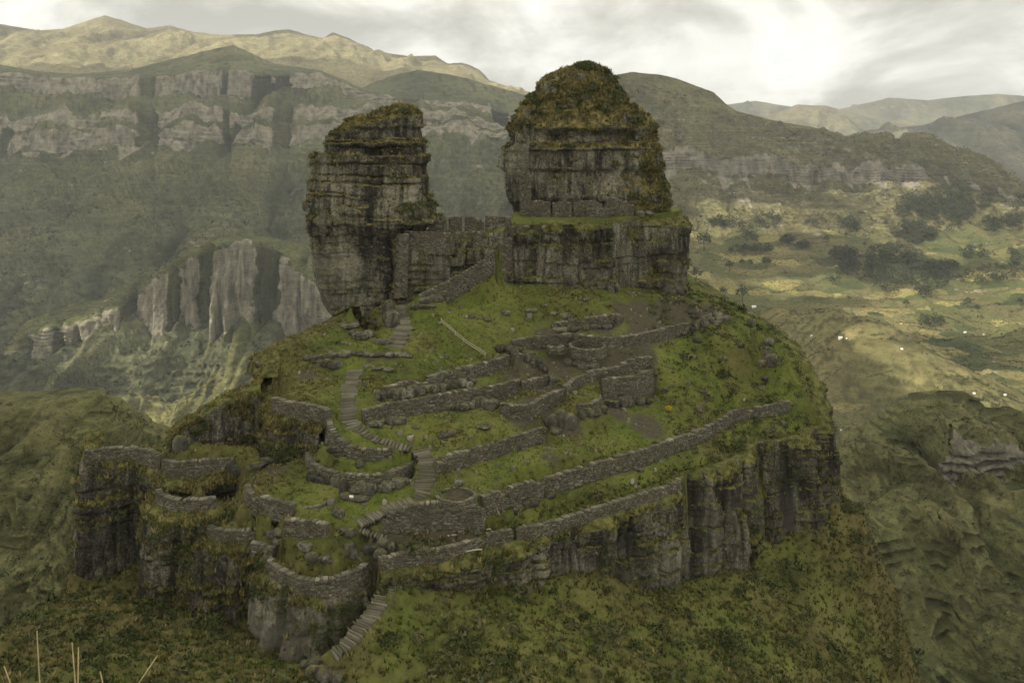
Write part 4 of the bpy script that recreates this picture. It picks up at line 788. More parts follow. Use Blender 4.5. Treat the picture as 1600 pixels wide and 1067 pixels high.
# ------------------------------------------------------------------ outcrops and loose rocks
def rock_mesh(nm, seed, sub=3, flat=0.7, bed=0.0):
    import bmesh
    bm = bmesh.new(); bmesh.ops.create_icosphere(bm, subdivisions=sub, radius=1.0)
    V = np.array([v.co[:] for v in bm.verts]); Fc = np.array([[v.index for v in f.verts] for f in bm.faces]); bm.free()
    V = np.sign(V) * np.abs(V) ** 0.75
    V *= (1 + 0.28 * fbm(V * 1.1, 3, .5, seed) + 0.10 * fbm(V * 3.2, 2, .5, seed + 1))[:, None]
    V[:, 2] *= flat
    return mesh_data(nm, V, Fc, M_ROCK, {'grass': smooth(.55, .95, V[:, 2] / flat + .5 * fbm(V * 2, 2, .5, seed)) * .9 - .25, 'crack': np.clip(-fbm(V * 2.4, 2, .5, seed) * 1.4, 0, 1), 'pale': np.full(len(V), 0.15 + .4 * hash1(seed, 2))}, False)
ROCK_ME = [rock_mesh('rock', 300 + k, 3, (0.55, 0.7, 0.85)[k % 3]) for k in range(9)]
def outcrop(label, pts, group=None, name='rock_outcrop', cat='rocks', sink=0.25, lift=0.0):
    """pts: (px,py,width px,height px) of each rock as seen"""
    q0 = ray_ground(pts[0][0], pts[0][1]); root = thing(name, label, cat, group, tuple(q0)); rg = rgw
    for (a, b, wd, ht) in pts:
        q = ray_ground(a, b + ht * .45); k = q[1] / FPX
        o = bpy.data.objects.new('rock', ROCK_ME[int(rg.integers(9))]); link(o, root)
        sx, sz = wd * k * .56, ht * k * .62 / 0.7
        o.location = (q[0] - q0[0], q[1] + sx * .5 - q0[1], q[2] + sz * .7 * (1 - sink * 1.6) - q0[2] + lift); o.scale = (sx, sx * rg.uniform(.7, 1.0), sz); o.rotation_euler = (rg.normal(0, .08), rg.normal(0, .08), rg.uniform(-.5, .5) + (math.pi if rg.random() < .5 else 0))
def line(a, b, n, wd, ht, j=3):
    return [(a[0] + (b[0] - a[0]) * (i + .5) / n + rgw.normal(0, j * .6), a[1] + (b[1] - a[1]) * (i + .5) / n + rgw.normal(0, j * .4), wd * rgw.uniform(.7, 1.35), ht * rgw.uniform(.75, 1.3)) for i in range(n)]
outcrop('band of bedrock slabs under the long sloping grey wall', line((590, 622), (745, 596), 15, 16, 12) + line((585, 616), (640, 620), 5, 18, 8))
outcrop('cracked slabs at the foot of the tall grass-topped wall', line((700, 637), (775, 630), 8, 16, 12) + line((575, 664), (632, 655), 6, 18, 9))
outcrop('jumble of grey blocks on the upper left slope', line((500, 566), (523, 572), 6, 16, 9) + line((480, 560), (520, 556), 6, 14, 7))
outcrop('flat stones edging the path above the curving stairs', line((530, 552), (640, 556), 10, 18, 6) + line((570, 575), (612, 576), 4, 12, 5))
outcrop('rounded rocks on the grass under the left horn', [(562, 525, 22, 14), (575, 522, 15, 12), (552, 520, 14, 9), (545, 509, 26, 7), (585, 505, 14, 7)])
outcrop('rocks on both sides of the short flight under the rock gate', [(607, 488, 18, 26), (612, 500, 20, 22), (604, 497, 12, 14), (600, 535, 26, 8), (650, 478, 16, 12), (665, 470, 20, 12), (680, 466, 22, 10), (668, 480, 26, 7)])
outcrop('broken rocks cascading through the edge of the ruins', line((790, 543), (850, 575), 14, 12, 9, 6) + line((858, 580), (875, 600), 7, 8, 7) + line((885, 566), (935, 575), 9, 11, 7))
outcrop('dark outcrop at the right end of the straight wall above the lower terraces', [(862, 660, 22, 24), (876, 656, 24, 22), (890, 660, 18, 20), (868, 674, 18, 10)])
outcrop('rocks under the topmost short wall', line((866, 517), (960, 508), 10, 12, 6))
outcrop('grey stones crowning the right end of the wavy upper wall', line((1078, 515), (1110, 500), 8, 12, 10, 6) + line((1080, 492), (1140, 498), 7, 12, 9, 6))
outcrop('dark blocks under the tall dark masonry terrace', line((945, 632), (1015, 628), 9, 13, 10) + line((905, 652), (945, 640), 5, 13, 10))
outcrop('rounded foundation boulders under the outer curved wall', line((535, 762), (582, 766), 6, 15, 17) + line((486, 744), (535, 757), 7, 13, 11) + line((590, 764), (640, 752), 6, 14, 11) + [(560, 780, 30, 8), (540, 776, 20, 7)])
outcrop('stones tucked under the inner curved wall', [(518, 690, 18, 10), (525, 702, 26, 13), (515, 684, 14, 9), (530, 712, 16, 5)])
outcrop('lone rock on the grass beside the small walled terrace', [(352, 740, 40, 26), (335, 745, 22, 16), (372, 738, 22, 16)], None, 'boulder', 'boulder')
outcrop('pale grey rock on the mossy left shelf', [(279, 697, 20, 24), (290, 690, 12, 14)], None, 'boulder', 'boulder')
outcrop('flat grey boulder patch on the left grass slope', [(402, 728, 26, 10), (415, 720, 20, 9), (393, 733, 15, 8)], None, 'boulder', 'boulder')
outcrop('small grey stone inside the half-round terrace', [(562, 726, 14, 10)], None, 'boulder', 'boulder')
outcrop('small rock standing on the grass right of the middle stairs', [(717, 755, 14, 10)], None, 'boulder', 'boulder')
outcrop('rounded boulder on the front bastion grass with rubble', [(478, 856, 24, 16), (490, 872, 26, 12), (505, 874, 18, 10), (512, 878, 14, 8)], None, 'boulder', 'boulder')
outcrop('rubble heaps above the front bastion wall', [(425, 838, 18, 12), (438, 840, 20, 12), (433, 850, 18, 8), (545, 855, 16, 14), (552, 866, 14, 12), (540, 868, 12, 8), (530, 802, 14, 18), (524, 800, 10, 16), (548, 834, 20, 14), (535, 832, 14, 10)])
outcrop('rough rubble at the base of the tall smooth wall', line((600, 832), (690, 826), 10, 12, 6) + line((710, 820), (748, 820), 5, 12, 10))
outcrop('rough rubble around the passage at the front edge', line((575, 855), (610, 862), 6, 15, 12, 5) + line((590, 876), (612, 880), 4, 14, 12) + line((690, 880), (790, 866), 12, 13, 9, 5))
outcrop('stones lying below the longest terrace wall', [(822, 789, 14, 12), (831, 786, 24, 13), (806, 798, 10, 12), (900, 758, 18, 6), (1000, 735, 12, 6), (860, 776, 16, 7)])
outcrop('rocks on the slope between straight wall and tall wall', [(695, 681, 14, 8), (705, 677, 14, 8), (688, 684, 8, 5), (755, 668, 22, 5), (650, 668, 10, 4)])
outcrop('rocks at the lower end of the outermost stairway', line((480, 1050), (530, 1062), 8, 18, 14, 6) + line((474, 1040), (500, 1034), 5, 14, 10))
outcrop('grey rocks on the steep grass above the ruins', [(737, 495, 10, 7), (790, 490, 12, 6), (830, 486, 18, 7), (866, 490, 14, 7), (886, 494, 18, 7), (915, 468, 10, 6), (850, 478, 10, 5), (760, 500, 14, 5)])
outcrop('scattered stones on the right grassy shoulder', [(1093, 640, 12, 9), (1040, 610, 9, 6), (1130, 560, 12, 7), (1120, 505, 12, 8), (1090, 532, 14, 8), (1158, 540, 12, 8), (1195, 592, 14, 8), (1105, 615, 9, 6), (1175, 505, 10, 12)])
outcrop('overhanging rock knob on the right skyline', [(1206, 564, 20, 16), (1198, 548, 18, 13), (1190, 568, 16, 10), (1202, 535, 14, 12)])
outcrop('blocks strewn at the foot of the right horn', [(970, 330, 14, 11), (985, 333, 12, 9), (1000, 334, 14, 9), (1016, 334, 12, 8)])
# ------------------------------------------------------------------ plants
def tufts_geom(P, Sc, T, rg, nb=9, spread=0.55, droop=0.35):
    """grass tussocks: nb narrow blades each; P base points, Sc heights"""
    n = len(P); N = n * nb
    a = rg.uniform(0, 2 * np.pi, N); Pb = np.repeat(P, nb, 0); S = np.repeat(Sc, nb) * rg.uniform(0.55, 1.15, N)
    d = np.stack([np.cos(a), np.sin(a), np.zeros(N)], 1); out = rg.uniform(0.15, 1, N) * spread
    side = np.stack([-np.sin(a), np.cos(a), np.zeros(N)], 1); w = S * 0.16
    b0 = Pb + d * (S * out * 0.35)[:, None] - np.array([0, 0, 0.12]) * S[:, None]
    tip = Pb + d * (S * out * 1.25)[:, None]; tip[:, 2] += S * (1 - droop * out)
    V = np.stack([b0 - side * w[:, None], b0 + side * w[:, None], tip], 1).reshape(-1, 3)
    return V, np.arange(3 * N).reshape(-1, 3), np.repeat(np.clip(np.repeat(T, nb) + rg.normal(0, .12, N), 0, 1), 3)
def clumps_geom(P, Rr, T, rg, nl=46, flat=0.75, leaf=0.34):
    """leafy clumps: small leaf faces spread through an uneven volume"""
    n = len(P); N = n * nl
    v = rg.normal(size=(N, 3)); v /= np.linalg.norm(v, axis=1)[:, None]; v[:, 2] = np.abs(v[:, 2]) * 1.05 - 0.12
    R_ = np.repeat(Rr, nl); lob = 1 + 0.35 * noise3(v * 1.7 + np.repeat(P, nl, 0) * 0.9)
    c = np.repeat(P, nl, 0) + v * (R_ * rg.uniform(0.45, 1.0, N) ** 0.6 * lob)[:, None] * np.array([1, 1, flat])
    e1 = rg.normal(size=(N, 3)); e1 /= np.linalg.norm(e1, axis=1)[:, None]; e2 = np.cross(e1, v + .01); e2 /= np.linalg.norm(e2, axis=1)[:, None] + 1e-6
    s_ = (R_ * leaf * rg.uniform(.6, 1.3, N))[:, None]
    V = np.stack([c - e1 * s_ * .8, c + e2 * s_ * .6, c + e1 * s_ * .8 - v * s_ * .2], 1).reshape(-1, 3)
    return V, np.arange(3 * N).reshape(-1, 3), np.repeat(np.clip(np.repeat(T, nl) + rg.normal(0, .13, N), 0, 1), 3)
rgp = np.random.default_rng(77)
def pick(mask, n):
    i = np.flatnonzero(mask); return rgp.choice(i, min(n, len(i)), replace=False) if len(i) else i
def patchy(P, f, seed): return fbm(P * f, 3, 0.55, seed)
# grass and shrubs growing on the horns (parts of them) and along the cliffs
cliffP, cliffS, cliffT = [], [], []; shP, shR, shT = [], [], []
for (Q, nn, gg, dz, kind) in SCAT:
    if kind == 'cliff':
        vis = (Q[:, 2] < 0); edge = (dz < 0.9) & (dz >= 0)
        i = pick((edge) & (patchy(Q, .3, 1) > -.05), 300)
        cliffP.append(Q[i]); cliffS.append(rgp.uniform(.3, .8, len(i))); cliffT.append(rgp.uniform(.25, .75, len(i)))
        i = pick((gg > 0.35) & (dz > 0.9), 1500 if len(Q) > 40000 else 700)
        cliffP.append(Q[i]); cliffS.append(rgp.uniform(.4, 1.1, len(i))); cliffT.append(rgp.uniform(.1, .8, len(i)))
        i = pick((dz > 1.0) & (patchy(Q, .13, 3) > .12), 420 if len(Q) > 40000 else 160)
        shP.append(Q[i]); shR.append(rgp.uniform(.35, 1.0, len(i))); shT.append(rgp.uniform(.1, .8, len(i)))
    else:
        root = kind; O = np.array(root.location)
        right = root is hr
        front = nn[:, 1] < 0.5
        i = pick((gg > 0.45) & front, 4800 if right else 2200); P = Q[i]; sc = (.3 + rgp.gamma(2.5, .14, len(i))) * (1.0 if right else .9)
        V, Fc, T = tufts_geom(P, sc, np.clip(rgp.normal(.5, .22, len(i)) + 1.2 * patchy(P, .3, 4), 0, 1), rgp, 11, 0.75, .75)
        add('grass_cover', V - O, Fc, M_TUSSOCK, root, {'tint': T}, kind='stuff')
        i = pick((gg > 0.3) & front & (patchy(Q, .22, 6) > (.10 if right else .2)), 900 if right else 260); P = Q[i]
        V, Fc, T = clumps_geom(P, rgp.uniform(.4, 1.35, len(i)), rgp.uniform(.15, .95, len(i)), rgp, 40)
        add('shrub_cover', V - O, Fc, M_SHRUB, root, {'tint': T}, kind='stuff')
V, Fc, T = tufts_geom(np.concatenate(cliffP), np.concatenate(cliffS), np.concatenate(cliffT), rgp, 10, .8, .8)
add('hanging_grass', V, Fc, M_TUSSOCK, None, {'tint': T}, kind='stuff')
# the hill: short green grass on the terraces, brown tussocks and shrubs on the steep slopes
gxr, gyr = rgp.uniform(X0, X1, 130000), rgp.uniform(100, 222, 130000); gzr = hgt(gxr, gyr)
e_ = .5; sl = np.hypot(hgt(gxr + e_, gyr) - hgt(gxr - e_, gyr), hgt(gxr, gyr + e_) - hgt(gxr, gyr - e_)) / (2 * e_)
pxr, pyr = 800 + FPX * gxr / gyr, HZ - FPX * gzr / gyr
inframe = (pxr > -60) & (pxr < 1660) & (pyr < 1120)
ii = np.clip(np.round((gxr - X0) / HH).astype(int), 0, HF.shape[1] - 1); jj = np.clip(np.round((gyr - Y0) / HH).astype(int), 0, HF.shape[0] - 1)
so = soil.reshape(HF.shape)[jj, ii]; dr = dryv.reshape(HF.shape)[jj, ii]
onplat = in_poly(gxr, gyr, PLAT)
GPt = np.stack([gxr, gyr, gzr], 1); pn = patchy(GPt * [1, 1, .3], .12, 8); pf = patchy(GPt * [1, 1, .3], .5, 9)
stair_pts = np.concatenate([resample(v[0], .6)[0] for v in STAIRS.values()])
def near_stairs(P, r):
    out = np.zeros(len(P), bool)
    for k in range(0, len(P), 20000):
        d = ((P[k:k + 20000, None, :2] - stair_pts[None, :, :2]) ** 2).sum(2).min(1); out[k:k + 20000] = d < r * r
    return out
ns = near_stairs(GPt, 1.7)
upper = (gzr > -58.5) & (sl < 1.5)
base = inframe & ~ns & ~onplat
i = pick(base & upper & (so < .35) & (pf > -.15), 17000)
V, Fc, T = tufts_geom(GPt[i], rgp.uniform(.12, .42, len(i)), np.clip(.55 - .25 * dr[i] + .4 * pf[i] + rgp.normal(0, .1, len(i)), 0, 1), rgp, 6, .9, .5)
add('terrace_grass', V, Fc, M_GREEN, None, {'tint': T}, kind='stuff')
i = pick(base & upper & (so < .6) & (dr + .5 * pn > .42), 6500)
V, Fc, T = tufts_geom(GPt[i], rgp.uniform(.2, .6, len(i)), rgp.uniform(.2, .8, len(i)), rgp, 9, .8, .6)
add('tussock_grass', V, Fc, M_TUSSOCK, None, {'tint': T}, kind='stuff')
i = pick(inframe & (sl > 1.4) & (sl < 9) & ~ns & ~onplat, 6500)
V, Fc, T = tufts_geom(GPt[i], rgp.uniform(.35, 1.1, len(i)), np.clip(.4 + .5 * pf[i] + rgp.normal(0, .15, len(i)), 0, 1), rgp, 10, .9, .9)
add('hanging_grass', V, Fc, M_TUSSOCK, None, {'tint': T}, kind='stuff')
i = pick(inframe & (sl > 1.4) & (sl < 9) & (pn > 0) & ~ns & ~onplat, 500); shP.append(GPt[i]); shR.append(rgp.uniform(.3, .9, len(i))); shT.append(rgp.uniform(.1, .8, len(i)))
lowm = base & (gzr < -57.5) & (sl < 5)
i = pick(lowm & (pn > -.1), 9000)
V, Fc, T = tufts_geom(GPt[i], rgp.uniform(.3, .95, len(i)), np.clip(.33 + .5 * pn[i] + rgp.normal(0, .15, len(i)), 0, 1), rgp, 10, .8, .6)
add('slope_grass', V, Fc, M_TUSSOCK, None, {'tint': T}, kind='stuff')
i = pick(lowm & (pn < .15), 12000)
V, Fc, T = tufts_geom(GPt[i], rgp.uniform(.25, .7, len(i)), np.clip(.34 + .5 * pf[i] + rgp.normal(0, .15, len(i)), 0, 1), rgp, 8, .9, .6)
add('slope_grass', V, Fc, M_GREEN, None, {'tint': T}, kind='stuff')
i = pick(lowm & (pf + .6 * patchy(GPt, .07, 12) > -.05), 3600)
shP.append(GPt[i]); shR.append(rgp.gamma(1.7, .30, len(i)) + .14); shT.append(np.clip(.45 + .6 * patchy(GPt[i], .2, 14) + rgp.normal(0, .15, len(i)), 0, 1))
i = pick(base & upper & (gxr > 28) & (gyr > 165) & (pf > .0), 600); shP.append(GPt[i]); shR.append(rgp.gamma(4, .15, len(i)) + .1); shT.append(rgp.uniform(.1, .95, len(i)))
i = pick(base & (gxr < -24) & (gyr > 140) & (pf > 0), 320); shP.append(GPt[i]); shR.append(rgp.uniform(.25, .8, len(i))); shT.append(rgp.uniform(.2, .95, len(i)))
V, Fc, T = clumps_geom(np.concatenate(shP), np.concatenate(shR), np.concatenate(shT), rgp, 36)
add('shrub_cover', V, Fc, M_SHRUB, None, {'tint': T}, kind='stuff')
# loose stones on the terraces
i = pick(base & upper & (sl < 1.2) & (pf > .02), 800); P = GPt[i]
o8 = np.array([(x, y, z) for z in (-.5, .5) for y in (-.5, .5) for x in (-.5, .5)]); c8 = o8[[0, 1, 3, 2, 4, 5, 7, 6]]
S = (c8[None] * rgp.uniform(.6, 1.4, (len(P), 1, 3)) + rgp.normal(0, .12, (len(P), 8, 3))) * (rgp.gamma(3, .085, len(P)) + .08)[:, None, None] + P[:, None] + [0, 0, .04]
Fb = np.array([(4, 5, 6, 7), (0, 1, 5, 4), (1, 2, 6, 5), (2, 3, 7, 6), (3, 0, 4, 7)])
add('loose_stones', S.reshape(-1, 3), (np.arange(len(P))[:, None, None] * 8 + Fb[None]).reshape(-1, 4), M_STONE, None, {'tint': np.repeat(rgp.beta(3, 2, len(P)), 8)}, kind='stuff')
# bushes that stand out one by one
def bush(px, py, rad_px, label, mat=None, tint=.35, group='single bushes on the mesa', name='bush', cat='bush', nl=260):
    q = ray_ground(px, py); r = rad_px * q[1] / FPX
    root = thing(name, label, cat, group, tuple(q))
    V, Fc, T = clumps_geom(np.array([[0, 0, r * .25]]), np.array([r]), np.array([tint]), rgp, nl, .85, .17)
    add('foliage', V, Fc, mat or M_SHRUB, root, {'tint': T})
    st = np.array([(math.cos(k) * r * .07, math.sin(k) * r * .07, -.2) for k in (0, 2.1, 4.2)] + [(math.cos(k) * r * .04, math.sin(k) * r * .04, r * .5) for k in (0, 2.1, 4.2)])
    add('stem', st, [(0, 1, 4, 3), (1, 2, 5, 4), (2, 0, 3, 5)], M_BARK, root)
bush(1045, 641, 8, 'bright yellow flowering bush on the middle right grass', M_YELLOW, .8)
bush(1214, 570, 15, 'brown bush crowning the rock knob on the right skyline', None, .65)
bush(1196, 548, 13, 'dark bush above the rock knob on the right skyline', None, .3)
bush(238, 962, 26, 'dark round bush below the leaning crag at lower left', None, .12)
bush(200, 1002, 20, 'smaller dark bush nearer the bottom left corner', None, .1)
bush(385, 935, 24, 'tall bush against the cliff left of the pale rock', None, .2)
bush(330, 985, 30, 'wide olive bush in the hollow left of the pale rock face', None, .35)
bush(610, 1008, 20, 'dark bush right of the outermost stairway', None, .1)
bush(700, 1040, 26, 'brown bush at the bottom edge near the middle', None, .6)
bush(1130, 592, 15, 'dark green bush on the right shoulder', None, .12)
bush(412, 590, 12, 'brown tussock bush on the left edge of the upper slope', None, .7)
bush(408, 632, 14, 'dark bush in the cleft left of the grey wall', None, .2)
bush(965, 328, 16, 'dark leafy shrub at the foot of the right horn', None, .15)
bush(1010, 880, 24, 'greyish shrub under the long cliff', None, .75)
bush(1235, 900, 26, 'large grey-green shrub below the right end of the cliff', None, .55)
bush(1068, 350, 12, 'rounded bush on the right lip of the band under the horns', None, .6)
bush(1330, 800, 16, 'brown shrub on the right skyline of the lower slope', None, .8)
bush(1345, 850, 18, 'dark shrub lower on the right skyline', None, .3)
bush(655, 1000, 14, 'small reddish bush beside the dark one near the stairway', None, .85)
bush(160, 975, 22, 'olive bush over the lower left rock ledge', None, .4)
bush(950, 1000, 26, 'broad brown bush in the middle of the lower slope', None, .7)
bush(1140, 1010, 28, 'largest dull green bush low on the right slope', None, .4)

# low scrub on the hills around: too many to count
def scrub(name, key, k, n, size, nl, v0=0.03, v1=.95, mat=None, f=.02, seed=5, rows_=False, thr=-.1):
    Q, rk = LOFTS[key][k]; nv, nu = rk.shape; P = []
    if rows_:
        for _ in range(n):
            a, b = int(rgp.uniform(v0, v1) * nv), int(rgp.integers(0, nu)); m_ = rgp.normal(0, .12); st = 1 if rgp.random() < .5 else -1; L_ = int(rgp.integers(8, 30))
            for q in np.arange(0, L_, .6):
                aa, bb = a + q * m_, b + q * st
                if 0 <= aa < nv - 1 and 0 <= bb < nu - 1:
                    i0, j0 = int(aa), int(bb); fa, fb = aa - i0, bb - j0
                    P.append((Q[i0, j0] * (1 - fb) + Q[i0, j0 + 1] * fb) * (1 - fa) + (Q[i0 + 1, j0] * (1 - fb) + Q[i0 + 1, j0 + 1] * fb) * fa)
        P = np.array(P)
    else:
        a = rgp.uniform(v0, v1, n * 3) * (nv - 1.01); b = rgp.uniform(0, 1, n * 3) * (nu - 1.01); i0, j0 = a.astype(int), b.astype(int); fa, fb = (a - i0)[:, None], (b - j0)[:, None]
        P = (Q[i0, j0] * (1 - fb) + Q[i0, j0 + 1] * fb) * (1 - fa) + (Q[i0 + 1, j0] * (1 - fb) + Q[i0 + 1, j0 + 1] * fb) * fa
        P = P[(patchy(P, f, seed) > thr) & (rk[i0, j0] < .4)][:n]
    V, Fc, T = clumps_geom(P + rgp.normal(0, size * .2, P.shape) * [1, 1, 0], size * rgp.gamma(4, .22, len(P)), rgp.uniform(.1, .8, len(P)), rgp, nl, .8, .42)
    add(name, V, Fc, mat or M_SHRUB, None, {'tint': T}, kind='stuff')
scrub('hill_scrub', 'near_hill', 0, 4200, 1.5, 16); scrub('hill_scrub', 'near_hill', 1, 4200, 1.6, 16)
scrub('massif_scrub', 'massif', 0, 7000, 7.5, 8, .30, .9, M_TREE, .004, 6, thr=-.2); scrub('spur_scrub', 'cliff_spur', 0, 2500, 5, 9, .02, .9, M_TREE, .006, 7)
scrub('ridge_scrub', 'right_ridge', 0, 3500, 6.5, 8, .05, .95, M_TREE, .004, 8); scrub('hedgerows', 'valley_slope', 0, 330, 2.6, 9, .05, .9, M_TREE, rows_=True); scrub('valley_scrub', 'valley_slope', 0, 1800, 3.2, 10, .02, .9, M_TREE, .005, 9)

# ------------------------------------------------------------------ trees and houses of the far valley
def crown_geom(rg, nl, squ): return clumps_geom(np.array([[0, 0, 0.]]), np.array([1.0]), np.array([.5]), rg, nl, squ, .26)
dg = bpy.context.evaluated_depsgraph_get(); dg.update()
def on_valley(px, py, Y0_=1250, Y1_=2900):
    d = PW(px, py, 1.0); nd = d / np.linalg.norm(d)
    best = None
    for o in bpy.data.objects:
        if o.name.startswith(('valley_slope', 'right_ridge')):
            hit, loc, n_, fi = o.ray_cast((0, 0, 0), tuple(nd))
            if hit and (best is None or loc[1] < best[1]): best = loc
    return None if best is None else np.array(best)
TREE_ME = []
for k in range(5):
    V, Fc, T = crown_geom(rgp, 170, 1.15); TREE_ME.append(mesh_data('crown', V, Fc, M_TREE, {'tint': T}))
th = np.linspace(0, 2 * np.pi, 6, endpoint=False)
TRUNK = mesh_data('trunk', np.concatenate([np.stack([np.cos(th) * r, np.sin(th) * r, th * 0 + z], 1) for r, z in ((.09, -.4), (.05, .9))]), [(k, (k + 1) % 6, 6 + (k + 1) % 6, 6 + k) for k in range(6)], M_BARK)
def tree(px, py, h_px, label):
    q = on_valley(px, py)
    if q is None: return
    h = h_px * q[1] / FPX * .5; root = thing('valley_tree', label, 'tree', 'single trees on the far fields', tuple(q))
    o = link(bpy.data.objects.new('trunk', TRUNK), root); o.scale = (h, h, h)
    o = link(bpy.data.objects.new('crown', TREE_ME[int(rgp.integers(5))]), root); o.location = (0, 0, h * 1.05); o.scale = (h * rgp.uniform(.65, .9), h * rgp.uniform(.65, .9), h); o.rotation_euler = (0, 0, rgp.uniform(0, 6))
for (a, b, c_, lb) in ((1160, 472, 26, 'lone round tree on the field edge right of the mesa'), (1130, 464, 16, 'small tree left of the lone round tree'), (1198, 420, 20, 'broad tree on the pale field'), (1172, 418, 13, 'left of two small trees on the pale field'),
                       (1159, 416, 11, 'slim tree beside the two small field trees'), (1140, 424, 16, 'dark tree at the mesa edge of the pale field'), (1100, 392, 30, 'tall dark tree close behind the right horn block'), (1088, 440, 22, 'tree half hidden behind the mesa shoulder'),
                       (1291, 380, 12, 'little tree on the terraces left of the big wood'), (1227, 432, 9, 'tiny tree on the middle field'), (1300, 445, 14, 'bushy tree under the left tip of the big wood'), (1322, 371, 9, 'small tree above the big wood'),
                       (1351, 386, 8, 'tiny tree touching the big wood from above'), (1142, 398, 12, 'hedge tree at the left end of the field row'), (1310, 441, 11, 'second bushy tree under the tip of the big wood'), (1384, 355, 10, 'slender tree below the dark ridge wood'),
                       (1416, 480, 12, 'tree standing alone on the terraces below the big wood'), (1512, 480, 15, 'left tree of the far right pair'), (1527, 488, 12, 'right tree of the far right pair'), (1594, 478, 14, 'tree at the right edge of the picture on the fields')):
    tree(a, b, c_, lb)
def wood(label, regs, n, hpx):
    PP, RR, TT = [], [], []
    for k in range(n):
        cxx, cyy_, rx, ry = regs[int(rgp.integers(len(regs)))]; a = rgp.uniform(0, 6.283); r = math.sqrt(rgp.random())
        q = on_valley(cxx + rx * r * math.cos(a), cyy_ + ry * r * math.sin(a))
        if q is None: continue
        h = hpx * rgp.uniform(.6, 1.25) * q[1] / FPX * .5; PP.append(q + [0, 0, h * .8]); RR.append(h); TT.append(rgp.uniform(.15, .75))
    V, Fc, T = clumps_geom(np.array(PP), np.array(RR), np.array(TT), rgp, 42, 1.1, .3)
    add('wood', V, Fc, M_TREE, None, {'tint': T}, kind='stuff', label=label)
wood('big dark wood on the valley fields', [(1350, 425, 40, 20), (1400, 435, 45, 28), (1445, 440, 40, 26), (1470, 425, 25, 12), (1320, 405, 20, 8), (1400, 400, 45, 12)], 420, 15)
wood('dark wood climbing the foot of the right ridge', [(1450, 345, 50, 30), (1480, 315, 35, 18), (1430, 370, 30, 14), (1500, 330, 20, 25), (1440, 325, 40, 15)], 420, 14)
wood('scattered groves along the foot of the right ridge', [(1165, 365, 22, 16), (1200, 350, 20, 12), (1290, 350, 28, 12), (1125, 352, 18, 6), (1230, 380, 10, 4), (1180, 395, 30, 4), (1255, 388, 8, 5), (1330, 355, 12, 8)], 200, 13)
wood('groves at the right edge of the valley', [(1525, 400, 30, 10), (1590, 405, 18, 18), (1560, 430, 30, 15), (1530, 440, 40, 8), (1600, 330, 18, 20), (1540, 320, 12, 10), (1455, 505, 20, 8), (1550, 355, 15, 12), (1580, 350, 12, 8)], 240, 13)
def house(px, py, wpx, label, roof):
    q = on_valley(px, py)
    if q is None: return
    wd = .62 * wpx * q[1] / FPX; d = wd * .55; h = wd * .38; root = thing('farm_house', label, 'house', 'far farm houses', tuple(q)); root.rotation_euler = (0, 0, rgp.uniform(-.5, .5))
    v = [(x * wd / 2, y * d / 2, z) for z in (-h, h) for y in (-1, 1) for x in (-1, 1)]
    add('wall', v, [(0, 1, 5, 4), (2, 6, 7, 3), (0, 4, 6, 2), (1, 3, 7, 5)], M_WHITE, root)
    r = [(-wd * .56, -d * .62, h * .95), (wd * .56, -d * .62, h * .95), (wd * .56, d * .62, h * .95), (-wd * .56, d * .62, h * .95), (-wd * .56, 0, h * 1.6), (wd * .56, 0, h * 1.6)]
    add('roof', r, [(0, 1, 5, 4), (2, 3, 4, 5)], roof, root)
for (a, b, w_, lb, rf) in ((1268, 525, 5, 'small white house under the ridge fields, left of the larger one', M_TIN), (1313, 529, 9, 'largest white farm house among the fields', M_TIN), (1323, 529, 4, 'grey shed touching the largest farm house', M_TIN), (1409, 546, 6, 'white house on the middle fields below the wood', M_TIN),
                           (1408, 506, 5, 'white dot of a house under the big wood', M_TILE), (1508, 520, 6, 'bright house near the yellow field', M_TIN), (1537, 523, 5, 'house right of the yellow field', M_TILE), (1283, 639, 4, 'little house in the valley beside the mesa skyline', M_TIN),
                           (1314, 672, 4, 'lowest white house right of the mesa', M_TIN), (1522, 615, 6, 'white house above the right near hill', M_TIN), (1570, 618, 7, 'farthest right white house by the yellow field', M_TIN), (1178, 481, 10, 'pale house row below the lone round tree', M_TIN)):
    house(a, b, w_, lb, rf)

# ------------------------------------------------------------------ wood, rails and the sign
def rod(name, a, b, r, mat, parent, O, n=7):
    a, b = np.array(a, dtype=float), np.array(b, dtype=float); d = b - a; d /= np.linalg.norm(d)
    u = np.cross(d, [0.3, 0.2, 0.93]); u /= np.linalg.norm(u); v = np.cross(d, u); th = np.linspace(0, 2 * np.pi, n, endpoint=False)
    V = []
    for k, f in enumerate(np.linspace(0, 1, 5)):
        c = a + (b - a) * f + (u * math.sin(f * 5) + v * math.cos(f * 4)) * r * .7; rr = r * (1 - .2 * f)
        V += [c + rr * (math.cos(t_) * u + math.sin(t_) * v) for t_ in th]
    Fc = list(map(tuple, grid_faces(5, n, True))); V = np.array(V)
    return add(name, V - O, Fc, mat, parent, None, True)
def up(q, h): return np.array(q) + [0, 0, h]
pts = [ray_ground(689, 505), ray_ground(711, 525), ray_ground(724, 536), ray_ground(758, 559)]
rt = thing('wooden_railing', 'pale wooden pole railing slanting down the upper grass', 'railing', None, tuple(pts[0])); O = pts[0]
for k in range(3):
    for h in (.45, .85): rod('rail', up(pts[k], h), up(pts[k + 1], h), .07, M_WOOD, rt, O)
for p_ in pts: rod('post', up(p_, -.3), up(p_, 1.0), .08, M_WOOD, rt, O)
q0, q1 = ray_ground(699, 838), ray_ground(767, 831)
rt = thing('wooden_beam', 'long pale pole lying on the ground before the front edge', 'beam', None, tuple(q0)); rod('pole', up(q0, .2), up(q1, .25), .13, M_WOOD, rt, q0)
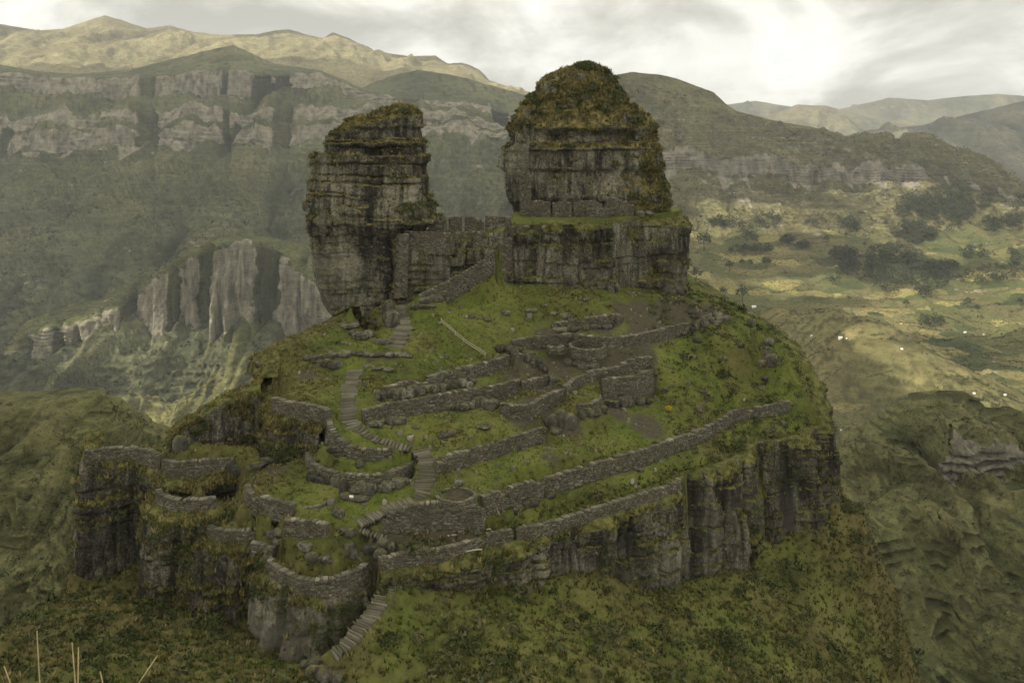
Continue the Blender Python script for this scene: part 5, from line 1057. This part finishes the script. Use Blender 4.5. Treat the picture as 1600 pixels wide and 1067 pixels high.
for (a, b, lb) in (((765, 776), (782, 806), 'longer pale stick propped against the longest terrace wall'), ((746, 786), (758, 820), 'pale stick leaning on the tall smooth wall with the ring'), ((770, 776), (766, 800), 'short stick crossing the propped stick at the terrace wall')):
    g_ = ray_ground(b[0], b[1]); t_ = PW(a[0], a[1], g_[1] + .9)
    rt = thing('leaning_stick', lb, 'stick', 'sticks leaning on the walls', tuple(g_)); rod('stick', up(g_, -.1), t_, .06, M_WOOD, rt, g_)
q = ray_ground(549, 783); rt = thing('small_sign', 'tiny white sign board on a stake in the grass', 'sign', None, tuple(q))
rod('stake', up(q, -.2), up(q, .55), .04, M_WOOD, rt, q, 5)
add('board', [(x, y, z) for z in (.45, .85) for y in (-.06, -.02) for x in (-.3, .3)], [(0, 1, 5, 4), (2, 6, 7, 3), (0, 4, 6, 2), (1, 3, 7, 5), (4, 5, 7, 6), (0, 2, 3, 1)], M_WHITE, rt)
# niche with lintel in the brink
q = PZ(740, 853, -59.3) + np.array([0, -1.55, 0]); rt = thing('niche_lintel', 'pale wooden lintel over a dark niche in the front brink', 'lintel', None, tuple(q))
rod('lintel', q + [-1.3, 0, .0], q + [1.3, .05, .1], .13, M_WOOD, rt, q)
# viewpoint ledge just below the frame and its dry stalks
gx_, gy_ = np.meshgrid(np.linspace(-7, 7, 50), np.linspace(-7, 2.3, 40)); lz = -1.72 + .06 * fbm(np.stack([gx_.ravel(), gy_.ravel(), gx_.ravel() * 0], 1), 3) - 1.2 * smooth(1.5, 2.3, gy_.ravel()) * 0
add('viewpoint_ledge', np.stack([gx_.ravel(), gy_.ravel(), lz], 1), grid_faces(40, 50)[:, ::-1], M_HILL, None, {'soil': lz * 0, 'dry': lz * 0 + .6}, True, kind='structure')
for (a, b, c_, d_, lb) in ((48, 1085, 57, 985, 'thin dry stalk leftmost in the bottom left corner'), (104, 1085, 112, 1003, 'short dry stalk second from the left corner'), (108, 1085, 122, 1010, 'dry stalk leaning beside the short one'), (205, 1085, 246, 1024, 'slanted dry stalk right of the others'), (150, 1085, 156, 1048, 'lowest dry stalk tip between the pair and the slanted stalk'), (2, 1085, 6, 1040, 'dry stalk at the very left edge')):
    p0 = PW(a, b, 2.2); p1 = PW(c_, d_, 2.25); base_ = p0 + (p0 - p1) * ((p0[2] + 1.75) / max(.05, (p1[2] - p0[2]))) ; base_ = np.array([base_[0], p0[1], -1.75])
    rt = thing('dry_stalk', lb, 'grass stalk', 'dry stalks at the lower left', tuple(base_)); rod('stalk', base_, p1, .002, M_STRAW, rt, base_, 5)
